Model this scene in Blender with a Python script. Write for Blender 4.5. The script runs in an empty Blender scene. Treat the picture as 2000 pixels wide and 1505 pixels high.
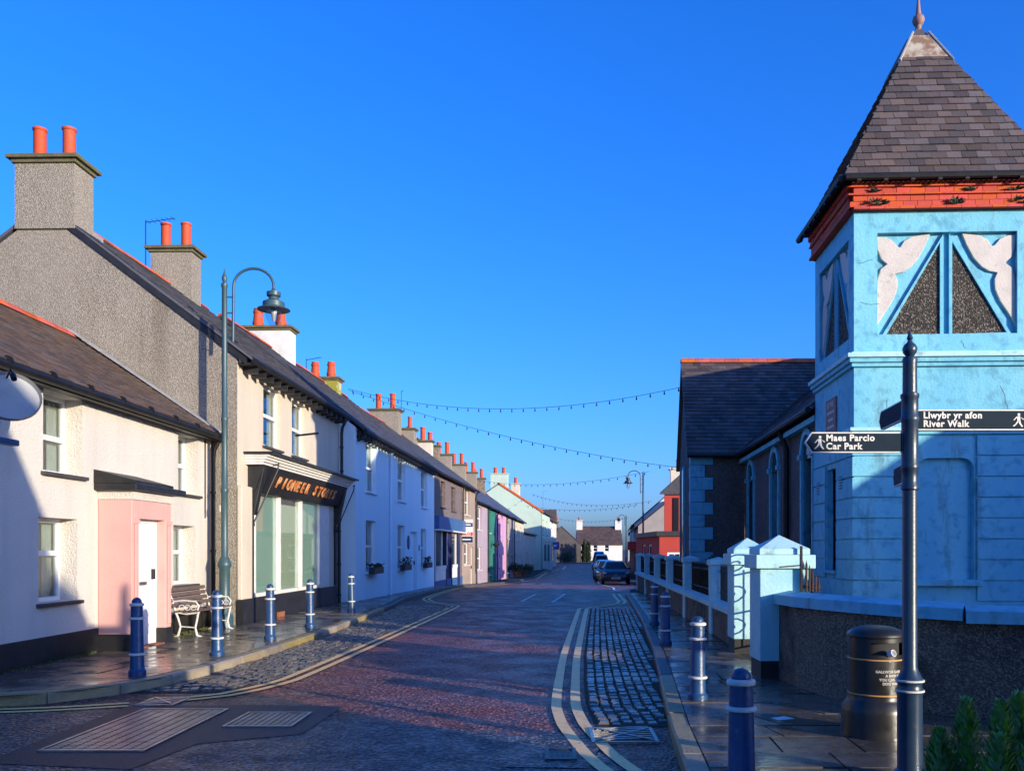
import bpy, math, random
from mathutils import Vector, Matrix

# ------------------------------------------------------------------ camera, sky, sun, exposure
sc = bpy.context.scene
COL = sc.collection
R = random.Random(11)
K = 1.3                       # metres of street per unit of the survey's depth coordinate D
EYE = 1.6
cam_d = bpy.data.cameras.new('camera')
cam = bpy.data.objects.new('camera', cam_d); COL.objects.link(cam); sc.camera = cam
cam.location = (0, 0, EYE); cam.rotation_euler = (math.radians(90), 0, 0)
cam_d.sensor_width = 36; cam_d.lens = 1333 * K / 2000 * 36
cam_d.shift_x = -0.0375; cam_d.shift_y = 0.16
cam_d.clip_start = 0.05; cam_d.clip_end = 6000

SUN_AZ = (-0.838, 0.709)      # where the light travels
SUN_EL = math.radians(9.5)
w = bpy.data.worlds.new('World'); sc.world = w; w.use_nodes = True
nt = w.node_tree; nt.nodes.clear()
sky = nt.nodes.new('ShaderNodeTexSky'); sky.sky_type = 'NISHITA'; sky.sun_disc = False
sky.sun_elevation = SUN_EL; sky.sun_rotation = math.atan2(-SUN_AZ[0], -SUN_AZ[1])
sky.air_density = 1.0; sky.dust_density = 1.5; sky.ozone_density = 5.0
hs = nt.nodes.new('ShaderNodeHueSaturation'); hs.inputs['Saturation'].default_value = 1.07
bg = nt.nodes.new('ShaderNodeBackground'); bg.inputs['Strength'].default_value = 0.15
ow = nt.nodes.new('ShaderNodeOutputWorld')
tn = nt.nodes.new('ShaderNodeMix'); tn.data_type = 'RGBA'; tn.blend_type = 'MULTIPLY'; tn.inputs[0].default_value = 1.0; tn.inputs[7].default_value = (.475, .55, .86, 1)
nt.links.new(sky.outputs[0], tn.inputs[6]); nt.links.new(tn.outputs[2], hs.inputs['Color']); nt.links.new(hs.outputs[0], bg.inputs[0]); nt.links.new(bg.outputs[0], ow.inputs[0])
sun_d = bpy.data.lights.new('sun', 'SUN'); sun_d.energy = 2.0; sun_d.angle = math.radians(0.5); sun_d.color = (1.0, 0.86, 0.64)
sun = bpy.data.objects.new('sun', sun_d); COL.objects.link(sun)
_h = math.hypot(*SUN_AZ)
sun.rotation_euler = Vector((SUN_AZ[0] / _h, SUN_AZ[1] / _h, -math.tan(SUN_EL))).to_track_quat('-Z', 'Y').to_euler()
sun.location = (40, -40, 30)
sc.view_settings.view_transform = 'Standard'; sc.view_settings.look = 'None'
sc.view_settings.exposure = 1.8; sc.view_settings.gamma = 1.0

# ------------------------------------------------------------------ materials
def _n(t, typ, **kw):
    n = t.nodes.new(typ)
    for k, v in kw.items():
        if k.startswith('i_'): n.inputs[k[2:].replace('_', ' ')].default_value = v
        else: setattr(n, k, v)
    return n
def c4(c): return (c[0], c[1], c[2], 1)
def mixc(t, fac, a, b, mode='MIX'):
    m = t.nodes.new('ShaderNodeMix'); m.data_type = 'RGBA'; m.blend_type = mode
    for sock, v in ((m.inputs[0], fac), (m.inputs[6], a), (m.inputs[7], b)):
        if hasattr(v, 'node'): t.links.new(v, sock)
        elif isinstance(v, (int, float)): sock.default_value = v
        else: sock.default_value = c4(v)
    return m.outputs[2]
def ramp(t, src, lo, hi, a=0.0, b=1.0):
    m = _n(t, 'ShaderNodeMapRange'); t.links.new(src, m.inputs[0])
    m.inputs[1].default_value = lo; m.inputs[2].default_value = hi; m.inputs[3].default_value = a; m.inputs[4].default_value = b
    return m.outputs[0]
MATS = {}
def mat(name, col, rough=0.7, col2=None, ns=1.2, lo=0.45, hi=0.7, speck=None, ss=40, slo=.35, shi=.65, vor=False, bump=0.0, bs=60,
        metal=0.0, rnd=0.0, rs=(.6, 1.3), spec=0.5, rough2=None, coat=0.0, grime=None, gs=.6, glo=.55, ghi=.75, streak=False):
    m = bpy.data.materials.new(name); m.use_nodes = True; t = m.node_tree
    b = t.nodes['Principled BSDF']; geo = _n(t, 'ShaderNodeNewGeometry')
    pos = geo.outputs['Position']
    if streak:
        mp = _n(t, 'ShaderNodeMapping'); mp.inputs['Scale'].default_value = (1, 1, .18); t.links.new(pos, mp.inputs[0]); spos = mp.outputs[0]
    else: spos = pos
    c = None
    if col2 is not None:
        n = _n(t, 'ShaderNodeTexNoise', i_Scale=ns, i_Detail=6.0, i_Roughness=.65); t.links.new(spos, n.inputs['Vector'])
        c = mixc(t, ramp(t, n.outputs[0], lo, hi), col, col2)
    if speck is not None:
        if vor:
            v = _n(t, 'ShaderNodeTexVoronoi', i_Scale=ss); t.links.new(pos, v.inputs['Vector'])
            sp = _n(t, 'ShaderNodeSeparateColor'); t.links.new(v.outputs['Color'], sp.inputs[0]); s = sp.outputs[0]
        else:
            v = _n(t, 'ShaderNodeTexNoise', i_Scale=ss, i_Detail=3.0); t.links.new(pos, v.inputs['Vector']); s = v.outputs[0]
        c = mixc(t, ramp(t, s, slo, shi), c if c is not None else col, speck)
    if grime is not None:
        g = _n(t, 'ShaderNodeTexNoise', i_Scale=gs, i_Detail=8.0, i_Roughness=.7); t.links.new(spos, g.inputs['Vector'])
        c = mixc(t, ramp(t, g.outputs[0], glo, ghi), c if c is not None else col, grime)
    if rnd:
        oi = _n(t, 'ShaderNodeObjectInfo'); ad = _n(t, 'ShaderNodeMath', operation='ADD'); fr = _n(t, 'ShaderNodeMath', operation='FRACT')
        t.links.new(oi.outputs['Random'], ad.inputs[0]); t.links.new(geo.outputs['Random Per Island'], ad.inputs[1]); t.links.new(ad.outputs[0], fr.inputs[0])
        h = _n(t, 'ShaderNodeHueSaturation'); t.links.new(ramp(t, fr.outputs[0], 0, 1, 1 - rnd, 1 + rnd), h.inputs['Value'])
        mu = _n(t, 'ShaderNodeMath', operation='MULTIPLY'); mu.inputs[1].default_value = 7.31; t.links.new(fr.outputs[0], mu.inputs[0])
        f2 = _n(t, 'ShaderNodeMath', operation='FRACT'); t.links.new(mu.outputs[0], f2.inputs[0])
        t.links.new(ramp(t, f2.outputs[0], 0, 1, .49, .51), h.inputs['Hue']); t.links.new(ramp(t, f2.outputs[0], 0, 1, rs[0], rs[1]), h.inputs['Saturation'])
        if c is not None: t.links.new(c, h.inputs['Color'])
        else: h.inputs['Color'].default_value = c4(col)
        c = h.outputs[0]
    if c is not None: t.links.new(c, b.inputs['Base Color'])
    else: b.inputs['Base Color'].default_value = c4(col)
    b.inputs['Roughness'].default_value = rough
    if rough2 is not None:
        n = _n(t, 'ShaderNodeTexNoise', i_Scale=ns * 1.7, i_Detail=5.0); t.links.new(pos, n.inputs['Vector'])
        t.links.new(ramp(t, n.outputs[0], .35, .65, rough, rough2), b.inputs['Roughness'])
    b.inputs['Metallic'].default_value = metal; b.inputs['Specular IOR Level'].default_value = spec; b.inputs['Coat Weight'].default_value = coat
    if bump:
        if vor:
            bn = _n(t, 'ShaderNodeTexVoronoi', i_Scale=bs); src = bn.outputs['Distance']
        else:
            bn = _n(t, 'ShaderNodeTexNoise', i_Scale=bs, i_Detail=4.0); src = bn.outputs[0]
        t.links.new(pos, bn.inputs['Vector'])
        bp = _n(t, 'ShaderNodeBump', i_Strength=bump, i_Distance=.02); t.links.new(src, bp.inputs['Height']); t.links.new(bp.outputs[0], b.inputs['Normal'])
    MATS[name] = m
    return m
def glass(name, tint, mixf, rough=.02):
    m = bpy.data.materials.new(name); m.use_nodes = True; t = m.node_tree; t.nodes.clear()
    o = _n(t, 'ShaderNodeOutputMaterial'); tr = _n(t, 'ShaderNodeBsdfTransparent'); tr.inputs[0].default_value = c4(tint)
    gl = _n(t, 'ShaderNodeBsdfGlossy'); gl.inputs['Roughness'].default_value = rough; gl.inputs[0].default_value = (.9, .9, .9, 1)
    lw = _n(t, 'ShaderNodeLayerWeight'); lw.inputs[0].default_value = .5; pw = _n(t, 'ShaderNodeMath', operation='POWER'); pw.inputs[1].default_value = 4.5
    t.links.new(lw.outputs['Facing'], pw.inputs[0]); ad = _n(t, 'ShaderNodeMath', operation='MULTIPLY_ADD', use_clamp=True); ad.inputs[1].default_value = .8; ad.inputs[2].default_value = mixf; fr = pw
    mx = _n(t, 'ShaderNodeMixShader')
    t.links.new(fr.outputs[0], ad.inputs[0]); t.links.new(ad.outputs[0], mx.inputs[0]); t.links.new(tr.outputs[0], mx.inputs[1]); t.links.new(gl.outputs[0], mx.inputs[2]); t.links.new(mx.outputs[0], o.inputs[0])
    MATS[name] = m
    return m

mat('road_red', (.155, .040, .022), .34, (.04, .024, .022), ns=.9, lo=.4, hi=.62, speck=(.36, .16, .11), ss=30, slo=.5, shi=1.0, vor=True, bump=1.0, bs=30, rough2=.55, spec=.24)
mat('road_dark', (.022, .021, .021), .34, (.04, .038, .037), ns=1.5, speck=(.20, .185, .17), ss=30, slo=.5, shi=1.0, vor=True, bump=1.0, bs=30, rough2=.55, spec=.35)
mat('road_patch', (.012, .012, .013), .55, (.02, .02, .02), ns=3, speck=(.05, .05, .05), ss=90, slo=.8, shi=1.0, vor=True, bump=.35, bs=90)
mat('ground', (.035, .034, .033), .8, (.05, .05, .045), ns=.5)
mat('joint', (.02, .019, .016), .9, (.03, .04, .015), ns=4)
mat('flag', (.105, .088, .066), .08, (.05, .045, .038), ns=1.6, rough2=.42, bump=.12, bs=14, rnd=.25, speck=(.14, .13, .10), ss=18, slo=.5, shi=.8)
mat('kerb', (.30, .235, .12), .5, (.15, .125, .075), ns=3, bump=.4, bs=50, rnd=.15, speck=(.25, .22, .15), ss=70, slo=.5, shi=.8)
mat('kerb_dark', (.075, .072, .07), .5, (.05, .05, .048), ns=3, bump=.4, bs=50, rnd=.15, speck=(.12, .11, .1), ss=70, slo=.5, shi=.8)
mat('sett', (.115, .10, .085), .2, (.05, .045, .04), ns=9, bump=.35, bs=40, rnd=.45, rough2=.42)
mat('paint_yellow', (.90, .60, .22), .5, (.80, .52, .19), ns=6, lo=.45, hi=.6, grime=(.10, .085, .07), gs=14, glo=.58, ghi=.72)
mat('paint_white', (.85, .85, .82), .6, (.6, .6, .58), ns=5, grime=(.08, .07, .07), gs=12, glo=.58, ghi=.72)
mat('iron', (.05, .05, .052), .42, (.085, .07, .06), ns=6, metal=.6, bump=.2, bs=90)
mat('iron_worn', (.34, .33, .31), .3, (.16, .13, .11), ns=5, metal=.7, bump=.2, bs=90)
mat('rust', (.06, .032, .022), .85, (.025, .018, .015), ns=14, bump=.5, bs=60)
mat('render_white', (.58, .545, .485), .85, (.50, .47, .42), ns=1.5, bump=.9, bs=38, grime=(.40, .38, .33), gs=1.1, glo=.6, ghi=.85, streak=True)
mat('render_cream', (.55, .49, .39), .85, (.48, .425, .335), ns=1.2, bump=.5, bs=26, grime=(.38, .33, .26), gs=1.1, glo=.57, ghi=.8, streak=True)
mat('pebbledash', (.225, .195, .15), .92, (.165, .14, .105), ns=.7, lo=.4, hi=.65, speck=(.36, .325, .27), ss=62, slo=.2, shi=1.0, vor=True, bump=.7, bs=62, grime=(.12, .095, .06), gs=.5, glo=.55, ghi=.8, streak=True)
mat('pebbledash_dark', (.13, .10, .068), .9, (.075, .06, .043), ns=1.1, speck=(.28, .23, .165), ss=64, slo=.35, shi=1.0, vor=True, bump=.8, bs=64, grime=(.025, .023, .02), gs=1.3, glo=.5, ghi=.7)
mat('pebble_black', (.028, .024, .02), .9, (.05, .04, .03), ns=1.5, speck=(.2, .17, .13), ss=48, slo=.62, shi=1.0, vor=True, bump=.9, bs=48)
mat('chapel_render', (.09, .078, .075), .92, (.06, .054, .055), ns=.8, speck=(.15, .13, .125), ss=45, slo=.5, shi=1.0, vor=True, bump=.5, bs=45, grime=(.035, .035, .03), gs=.6)
mat('blue_house', (.64, .80, .88), .8, (.58, .75, .85), ns=1.0, bump=.2, bs=18, grime=(.52, .60, .66), gs=.9, glo=.58, ghi=.85, streak=True)
mat('chapel_blue', (.115, .43, .57), .66, (.19, .52, .60), ns=1.6, lo=.42, hi=.72, bump=.3, bs=26, speck=(.075, .31, .43), ss=6, slo=.52, shi=.72, grime=(.05, .13, .15), gs=3.2, glo=.55, ghi=.76, streak=True)
mat('chapel_pale', (.40, .64, .64), .7, (.28, .55, .60), ns=2.2, bump=.22, bs=26, grime=(.10, .16, .16), gs=4.0, glo=.58, ghi=.78)
mat('leaf_white', (.56, .51, .45), .8, (.46, .42, .38), ns=3, bump=.3, bs=30, grime=(.33, .29, .27), gs=5, glo=.58, ghi=.72)
mat('pink', (.60, .335, .295), .75, (.55, .30, .265), ns=1.4, bump=.15, bs=20, grime=(.5, .28, .24), gs=2)
mat('black_paint', (.012, .012, .013), .5, (.024, .023, .022), ns=4, bump=.15, bs=40)
mat('black_gloss', (.009, .009, .010), .5, (.016, .016, .017), ns=5, spec=.3)
mat('upvc', (.72, .73, .72), .35)
mat('white_wood', (.66, .64, .60), .5, (.55, .53, .49), ns=5, bump=.15, bs=30)
mat('plum_wood', (.12, .08, .07), .6, (.09, .065, .06), ns=4)
mat('slate_sill', (.05, .048, .05), .7, (.03, .03, .03), ns=6, bump=.2, bs=40)
mat('slate_brown', (.105, .068, .052), .72, (.055, .045, .045), ns=3, rnd=.3, bump=.3, bs=35, grime=(.11, .10, .075), gs=2.2, glo=.62, ghi=.8)
mat('slate_blue', (.072, .072, .088), .45, (.052, .052, .064), ns=3, rnd=.35, bump=.3, bs=35, grime=(.09, .09, .085), gs=2.5, glo=.62, ghi=.8)
mat('slate_purple', (.092, .068, .060), .62, (.075, .06, .06), ns=3, rnd=.42, bump=.4, bs=35, grime=(.045, .038, .035), gs=4.0, glo=.6, ghi=.78)
mat('slate_far', (.085, .05, .045), .75, (.06, .045, .045), ns=1.5, rnd=.3, bump=.3, bs=6)
mat('ridge_red', (.55, .085, .022), .8, (.38, .07, .025), ns=4, rnd=.22, rs=(.9, 1.05), bump=.2, bs=40, grime=(.12, .06, .04), gs=3)
mat('brick_red', (.50, .055, .014), .75, (.42, .048, .014), ns=3, rnd=.14, rs=(.95, 1.05), bump=.25, bs=50, grime=(.16, .04, .02), gs=3.5, glo=.62, ghi=.8)
mat('mortar_red', (.20, .05, .03), .9)
mat('pot', (.50, .058, .012), .7, (.36, .075, .03), ns=3, bump=.15, bs=40, grime=(.16, .06, .035), gs=4, glo=.62, ghi=.85)
mat('cap', (.10, .09, .05), .9, (.16, .14, .09), ns=5, bump=.4, bs=40, grime=(.10, .11, .02), gs=3, glo=.5, ghi=.65)
mat('chimney_white', (.62, .61, .58), .85, (.52, .51, .48), ns=2, bump=.4, bs=18, grime=(.36, .35, .3), gs=2, glo=.6, ghi=.8)
mat('chimney_moss', (.52, .50, .42), .9, (.25, .24, .03), ns=1.8, lo=.40, hi=.48, bump=.5, bs=30)
mat('chimney_stone', (.17, .135, .095), .9, (.11, .09, .065), ns=3, speck=(.24, .2, .15), ss=14, slo=.4, shi=.9, vor=True, bump=.7, bs=14)
mat('lead', (.30, .31, .32), .6, (.22, .22, .22), ns=4, bump=.15, bs=20)
mat('lead_stain', (.42, .36, .28), .7, (.20, .12, .07), ns=4.5, lo=.42, hi=.58, bump=.15, bs=20)
mat('lamp_teal', (.035, .075, .088), .42, (.045, .09, .10), ns=6, grime=(.09, .11, .10), gs=9, glo=.6, ghi=.75)
mat('lamp_dark', (.02, .03, .045), .45, (.03, .04, .05), ns=6)
mat('bollard_blue', (.012, .05, .135), .38, (.018, .065, .17), ns=5, grime=(.16, .20, .26), gs=11, glo=.62, ghi=.72, bump=.15, bs=50)
mat('bollard_white', (.62, .60, .55), .5, (.48, .45, .40), ns=12, grime=(.16, .13, .1), gs=18, glo=.62, ghi=.7)
mat('sign_blue', (.012, .032, .065), .36, (.02, .045, .08), ns=6, grime=(.07, .085, .1), gs=9, glo=.63, ghi=.72, bump=.06, bs=60)
mat('sign_face', (.006, .020, .036), .7, (.010, .024, .042), ns=6, grime=(.10, .13, .15), gs=9, glo=.68, ghi=.72, spec=.15)
mat('sign_white', (.72, .70, .66), .55, (.6, .57, .52), ns=14, grime=(.2, .15, .1), gs=20, glo=.66, ghi=.74)
mat('gold', (.55, .30, .10), .45, (.42, .22, .08), ns=8)
mat('sign_gold', (.50, .16, .04), .5, (.62, .34, .16), ns=4, lo=.45, hi=.6, grime=(.08, .03, .02), gs=5, glo=.55, ghi=.7)
mat('bin_black', (.010, .010, .010), .30, (.022, .021, .019), ns=4, rough2=.5)
mat('litter', (.7, .7, .72), .6)
mat('litter_pink', (.7, .15, .3), .6)
mat('foliage', (.06, .12, .02), .75, (.10, .15, .035), ns=9, rnd=.4)
mat('foliage_dark', (.018, .035, .014), .8, (.03, .045, .02), ns=6, rnd=.4)
mat('conifer', (.16, .32, .05), .7, (.22, .38, .07), ns=9, rnd=.35)
mat('moss', (.075, .085, .018), .9, (.05, .06, .02), ns=9, rnd=.3)
mat('bark', (.06, .045, .03), .9)
mat('far_brown', (.125, .095, .095), .9, (.10, .08, .08), ns=1, speck=(.18, .15, .15), ss=20, slo=.4, shi=.9, vor=True, bump=.4, bs=20)
mat('far_buff', (.30, .23, .18), .9, (.25, .19, .16), ns=1, bump=.2, bs=15)
mat('far_lavender', (.34, .27, .32), .9, (.29, .23, .28), ns=1, bump=.2, bs=15)
mat('far_green', (.02, .17, .13), .8, (.02, .13, .11), ns=1.5)
mat('far_pink', (.55, .30, .48), .85, (.5, .27, .43), ns=1.2)
mat('far_grey', (.30, .27, .26), .9, (.24, .22, .21), ns=1.2)
mat('far_cream', (.58, .52, .42), .9, (.5, .45, .36), ns=1.2)
mat('far_mint', (.46, .58, .48), .85, (.41, .53, .44), ns=.8)
mat('far_white', (.62, .60, .56), .85, (.54, .52, .49), ns=.8)
mat('far_red', (.36, .03, .018), .75, (.30, .028, .02), ns=.8)
mat('far_stone', (.085, .075, .075), .9, (.06, .055, .055), ns=1.2, bump=.4, bs=9)
mat('shop_blue', (.03, .09, .24), .5, (.04, .12, .28), ns=2, grime=(.08, .16, .24), gs=3)
mat('navy', (.012, .018, .07), .5, (.02, .025, .085), ns=3)
mat('pane', (.014, .018, .024), .12, spec=.35)
mat('pane_teal', (.04, .15, .17), .1, spec=.7)
mat('curtain', (.42, .42, .38), .9, (.33, .33, .30), ns=3)
mat('blind_green', (.56, .70, .58), .55, (.50, .66, .55), ns=1.2)
mat('board_cream', (.70, .72, .52), .8, (.64, .67, .48), ns=2)
mat('interior', (.03, .03, .03), .9)
mat('stone_red', (.30, .17, .14), .7, (.22, .13, .12), ns=6)
mat('car_navy', (.004, .006, .016), .3, coat=.3)
mat('car_grey', (.06, .065, .07), .25, metal=.4, coat=.6)
mat('car_silver', (.28, .29, .30), .28, metal=.5, coat=.6)
mat('car_white', (.62, .64, .66), .3, coat=.5)
mat('tyre', (.012, .012, .012), .85)
mat('headlamp', (.55, .58, .62), .12, spec=.8)
mat('purple_sign', (.05, .035, .30), .5)
mat('red_sign', (.5, .03, .02), .55)
mat('terracotta', (.28, .10, .05), .8)
mat('bulb', (.35, .36, .34), .25, spec=.7)
mat('wire', (.012, .012, .013), .7)
mat('metal', (.25, .25, .25), .4, metal=.8)
mat('dish', (.30, .31, .31), .45, (.25, .26, .26), ns=4)
mat('wood_seat', (.13, .085, .065), .55, (.09, .06, .045), ns=8, bump=.2, bs=30)
glass('clear', (.80, .86, .86), .09)
glass('lamp_glass', (.88, .9, .92), .06)

# ------------------------------------------------------------------ mesh helpers
class MB:
    def __init__(s): s.v = []; s.f = []
    def add(s, vs, fs):
        b = len(s.v); s.v += [tuple(v) for v in vs]; s.f += [tuple(b + i for i in f) for f in fs]; return s
    def poly(s, *p): return s.add(p, [tuple(range(len(p)))])
    def box(s, x0, x1, y0, y1, z0, z1):
        return s.add([(x0,y0,z0),(x1,y0,z0),(x1,y1,z0),(x0,y1,z0),(x0,y0,z1),(x1,y0,z1),(x1,y1,z1),(x0,y1,z1)],
                     [(3,2,1,0),(4,5,6,7),(0,1,5,4),(1,2,6,5),(2,3,7,6),(3,0,4,7)])
    def obox(s, o, u, v, n):       # box from corner o with edge vectors
        o, u, v, n = map(Vector, (o, u, v, n))
        return s.add([o, o+u, o+u+v, o+v, o+n, o+u+n, o+u+v+n, o+v+n], [(3,2,1,0),(4,5,6,7),(0,1,5,4),(1,2,6,5),(2,3,7,6),(3,0,4,7)])
    def prism(s, pts, off):        # polygon of 3-D points pushed by off
        n = len(pts); off = Vector(off)
        vs = [Vector(p) for p in pts] + [Vector(p) + off for p in pts]
        return s.add(vs, [tuple(range(n))[::-1], tuple(range(n, 2*n))] + [(i, (i+1) % n, n + (i+1) % n, n + i) for i in range(n)])
    def tube(s, pts, r, n=8, cap=True):
        pts = [Vector(p) for p in pts]; rs = r if isinstance(r, (list, tuple)) else [r] * len(pts)
        b = len(s.v); side = None
        for i, p in enumerate(pts):
            t = (pts[min(i+1, len(pts)-1)] - pts[max(i-1, 0)]).normalized()
            if side is None: side = t.orthogonal().normalized()
            else:
                side = side - t * side.dot(t)
                side = side.normalized() if side.length > 1e-6 else t.orthogonal().normalized()
            o = t.cross(side)
            for k in range(n):
                a = 2 * math.pi * k / n; s.v.append(tuple(p + (side * math.cos(a) + o * math.sin(a)) * rs[i]))
        for i in range(len(pts) - 1):
            for k in range(n): s.f.append((b + i*n + k, b + i*n + (k+1) % n, b + (i+1)*n + (k+1) % n, b + (i+1)*n + k))
        if cap: s.f.append(tuple(b + k for k in range(n))[::-1]); s.f.append(tuple(b + (len(pts)-1)*n + k for k in range(n)))
        return s
    def lathe(s, prof, n=16, o=(0, 0, 0)):
        b = len(s.v)
        for r, z in prof:
            for k in range(n):
                a = 2 * math.pi * k / n; s.v.append((o[0] + r * math.cos(a), o[1] + r * math.sin(a), o[2] + z))
        for i in range(len(prof) - 1):
            for k in range(n): s.f.append((b + i*n + k, b + i*n + (k+1) % n, b + (i+1)*n + (k+1) % n, b + (i+1)*n + k))
        s.f.append(tuple(b + k for k in range(n))[::-1]); s.f.append(tuple(b + (len(prof)-1)*n + k for k in range(n)))
        return s
    def mesh(s, name, m, smooth=False):
        me = bpy.data.meshes.new(name); me.from_pydata(s.v, [], s.f); me.materials.append(MATS[m])
        if smooth:
            me.polygons.foreach_set('use_smooth', [True] * len(me.polygons)); me.set_sharp_from_angle(angle=math.radians(38))
        me.update(); return me
    def build(s, name, m, parent=None, smooth=False, kind=None, bev=0):
        o = bpy.data.objects.new(name, s.mesh(name, m, smooth)); COL.objects.link(o); o.parent = parent
        if kind: o['kind'] = kind
        if bev:
            d = o.modifiers.new('edge', 'BEVEL'); d.width = bev; d.segments = 2; d.limit_method = 'ANGLE'
        return o
def part(name, me, parent, loc=(0, 0, 0), rot=(0, 0, 0), scale=(1, 1, 1)):
    o = bpy.data.objects.new(name, me); COL.objects.link(o); o.parent = parent
    o.location = loc; o.rotation_euler = rot; o.scale = scale; return o
def tag(o, label, cat=None, group=None, kind=None):
    o['label'] = label
    if cat: o['category'] = cat
    if group: o['group'] = group
    if kind: o['kind'] = kind
    return o
def thing(name, label, cat, loc=(0, 0, 0), rz=0.0, group=None):
    o = bpy.data.objects.new(name, None); COL.objects.link(o); o.empty_display_size = .2
    o.location = loc; o.rotation_euler = (0, 0, rz); return tag(o, label, cat, group)
def copy_tree(o, parent=None):
    c = o.copy(); COL.objects.link(c); c.parent = parent
    for ch in list(o.children): copy_tree(ch, c)
    return c
def text_mesh(body, size, m, ext=.003, shear=0, offset=0, align='LEFT', space=1.0):
    cu = bpy.data.curves.new('lettering', 'FONT'); cu.body = body; cu.size = size; cu.extrude = ext; cu.shear = shear; cu.offset = offset
    cu.align_x = align; cu.space_character = space; cu.resolution_u = 3
    ob = bpy.data.objects.new('lettering', cu); COL.objects.link(ob)
    me = bpy.data.meshes.new_from_object(ob.evaluated_get(bpy.context.evaluated_depsgraph_get()))
    bpy.data.objects.remove(ob); bpy.data.curves.remove(cu)
    me.materials.clear(); me.materials.append(MATS[m]); return me
def letters(me, m, parent, M):
    n = len(me.vertices); par = list(range(n))
    def find(i):
        while par[i] != i: par[i] = par[par[i]]; i = par[i]
        return i
    for e in me.edges: par[find(e.vertices[0])] = find(e.vertices[1])
    comp = {}
    for i in range(n): comp.setdefault(find(i), []).append(i)
    rngs = sorted((min(me.vertices[i].co.x for i in c), max(me.vertices[i].co.x for i in c), c) for c in comp.values()); groups = []
    for a, b, c in rngs:
        if groups and a < groups[-1][1] - .25*(b-a): groups[-1][1] = max(groups[-1][1], b); groups[-1][2] += c
        else: groups.append([a, b, list(c)])
    for a, b, c in groups:
        idx = {v: k for k, v in enumerate(c)}; mb = MB()
        mb.add([me.vertices[v].co for v in c], [tuple(idx[v] for v in p.vertices) for p in me.polygons if p.vertices[0] in idx])
        o = mb.build('letter', m, parent); o.matrix_local = M
def lerp_tab(tab, x, c=1):
    if x <= tab[0][0]: return tab[0][c]
    for a, b in zip(tab, tab[1:]):
        if x <= b[0]: return a[c] + (b[c] - a[c]) * (x - a[0]) / (b[0] - a[0] or 1)
    return tab[-1][c]
PROF = [(-2000, 0), (20, 0), (30, -.12), (42, -.58), (60, -.95), (80, -.9), (110, -.6), (200, -.4), (5000, -.4)]
def gz(D): return lerp_tab(PROF, D)
def W(x, D, z=0.0): return Vector((x, K * D, z))
def clip(poly, a, b):             # keep the part of poly on the left of a->b
    out = []
    for i in range(len(poly)):
        p, q = poly[i], poly[(i+1) % len(poly)]
        sp = (b[0]-a[0])*(p[1]-a[1]) - (b[1]-a[1])*(p[0]-a[0]); sq = (b[0]-a[0])*(q[1]-a[1]) - (b[1]-a[1])*(q[0]-a[0])
        if sp >= 0: out.append(p)
        if (sp >= 0) != (sq >= 0):
            t = sp / (sp - sq); out.append((p[0] + (q[0]-p[0])*t, p[1] + (q[1]-p[1])*t))
    return out
def area(p): return abs(sum(p[i][0]*p[(i+1) % len(p)][1] - p[(i+1) % len(p)][0]*p[i][1] for i in range(len(p)))) / 2
def tiles(parent, O, U, V, poly, tw, th, m, limit=0, name='slate', thick=.016, from_top=False):
    """courses of lapped slates over a convex polygon (counter-clockwise in u,v) lying in the plane O + u*U + v*V"""
    O, U, V = Vector(O), Vector(U).normalized(), Vector(V).normalized(); N = U.cross(V)
    us = [p[0] for p in poly]; vs = [p[1] for p in poly]; rows = []
    v = min(vs); r = 0
    while v < max(vs):
        u = min(us) - (tw * .5 if r % 2 else 0) - R.random() * .02
        while u < max(us):
            q = [(u+.003, v), (u+tw-.003, v), (u+tw-.003, v+th), (u+.003, v+th)]
            j = R.uniform(-.006, .006); q[0] = (q[0][0], v+j); q[1] = (q[1][0], v+j+R.uniform(-.004, .004))
            for i in range(len(poly)):
                if q: q = clip(q, poly[i], poly[(i+1) % len(poly)])
            if len(q) > 2 and area(q) > tw*th*.06: rows.append((q, v))
            u += tw
        v += th; r += 1
    if from_top: rows.reverse()
    stuff = MB(); n = 0
    for q, v0 in rows:
        t = thick * R.uniform(.75, 1.3)
        top = [O + U*a + V*b + N*(.004 + t*max(0, 1-(b-v0)/th)) for a, b in q]; bot = [O + U*a + V*b + N*.001 for a, b in q]; k = len(q)
        mb = MB() if n < limit else stuff
        mb.add(top + bot, [tuple(range(k))] + [(i, k+i, k+(i+1) % k, (i+1) % k) for i in range(k)])
        if n < limit: mb.build(name, m, parent)
        n += 1
    if stuff.v: stuff.build(name + '_courses', m, parent, kind='stuff')

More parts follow.
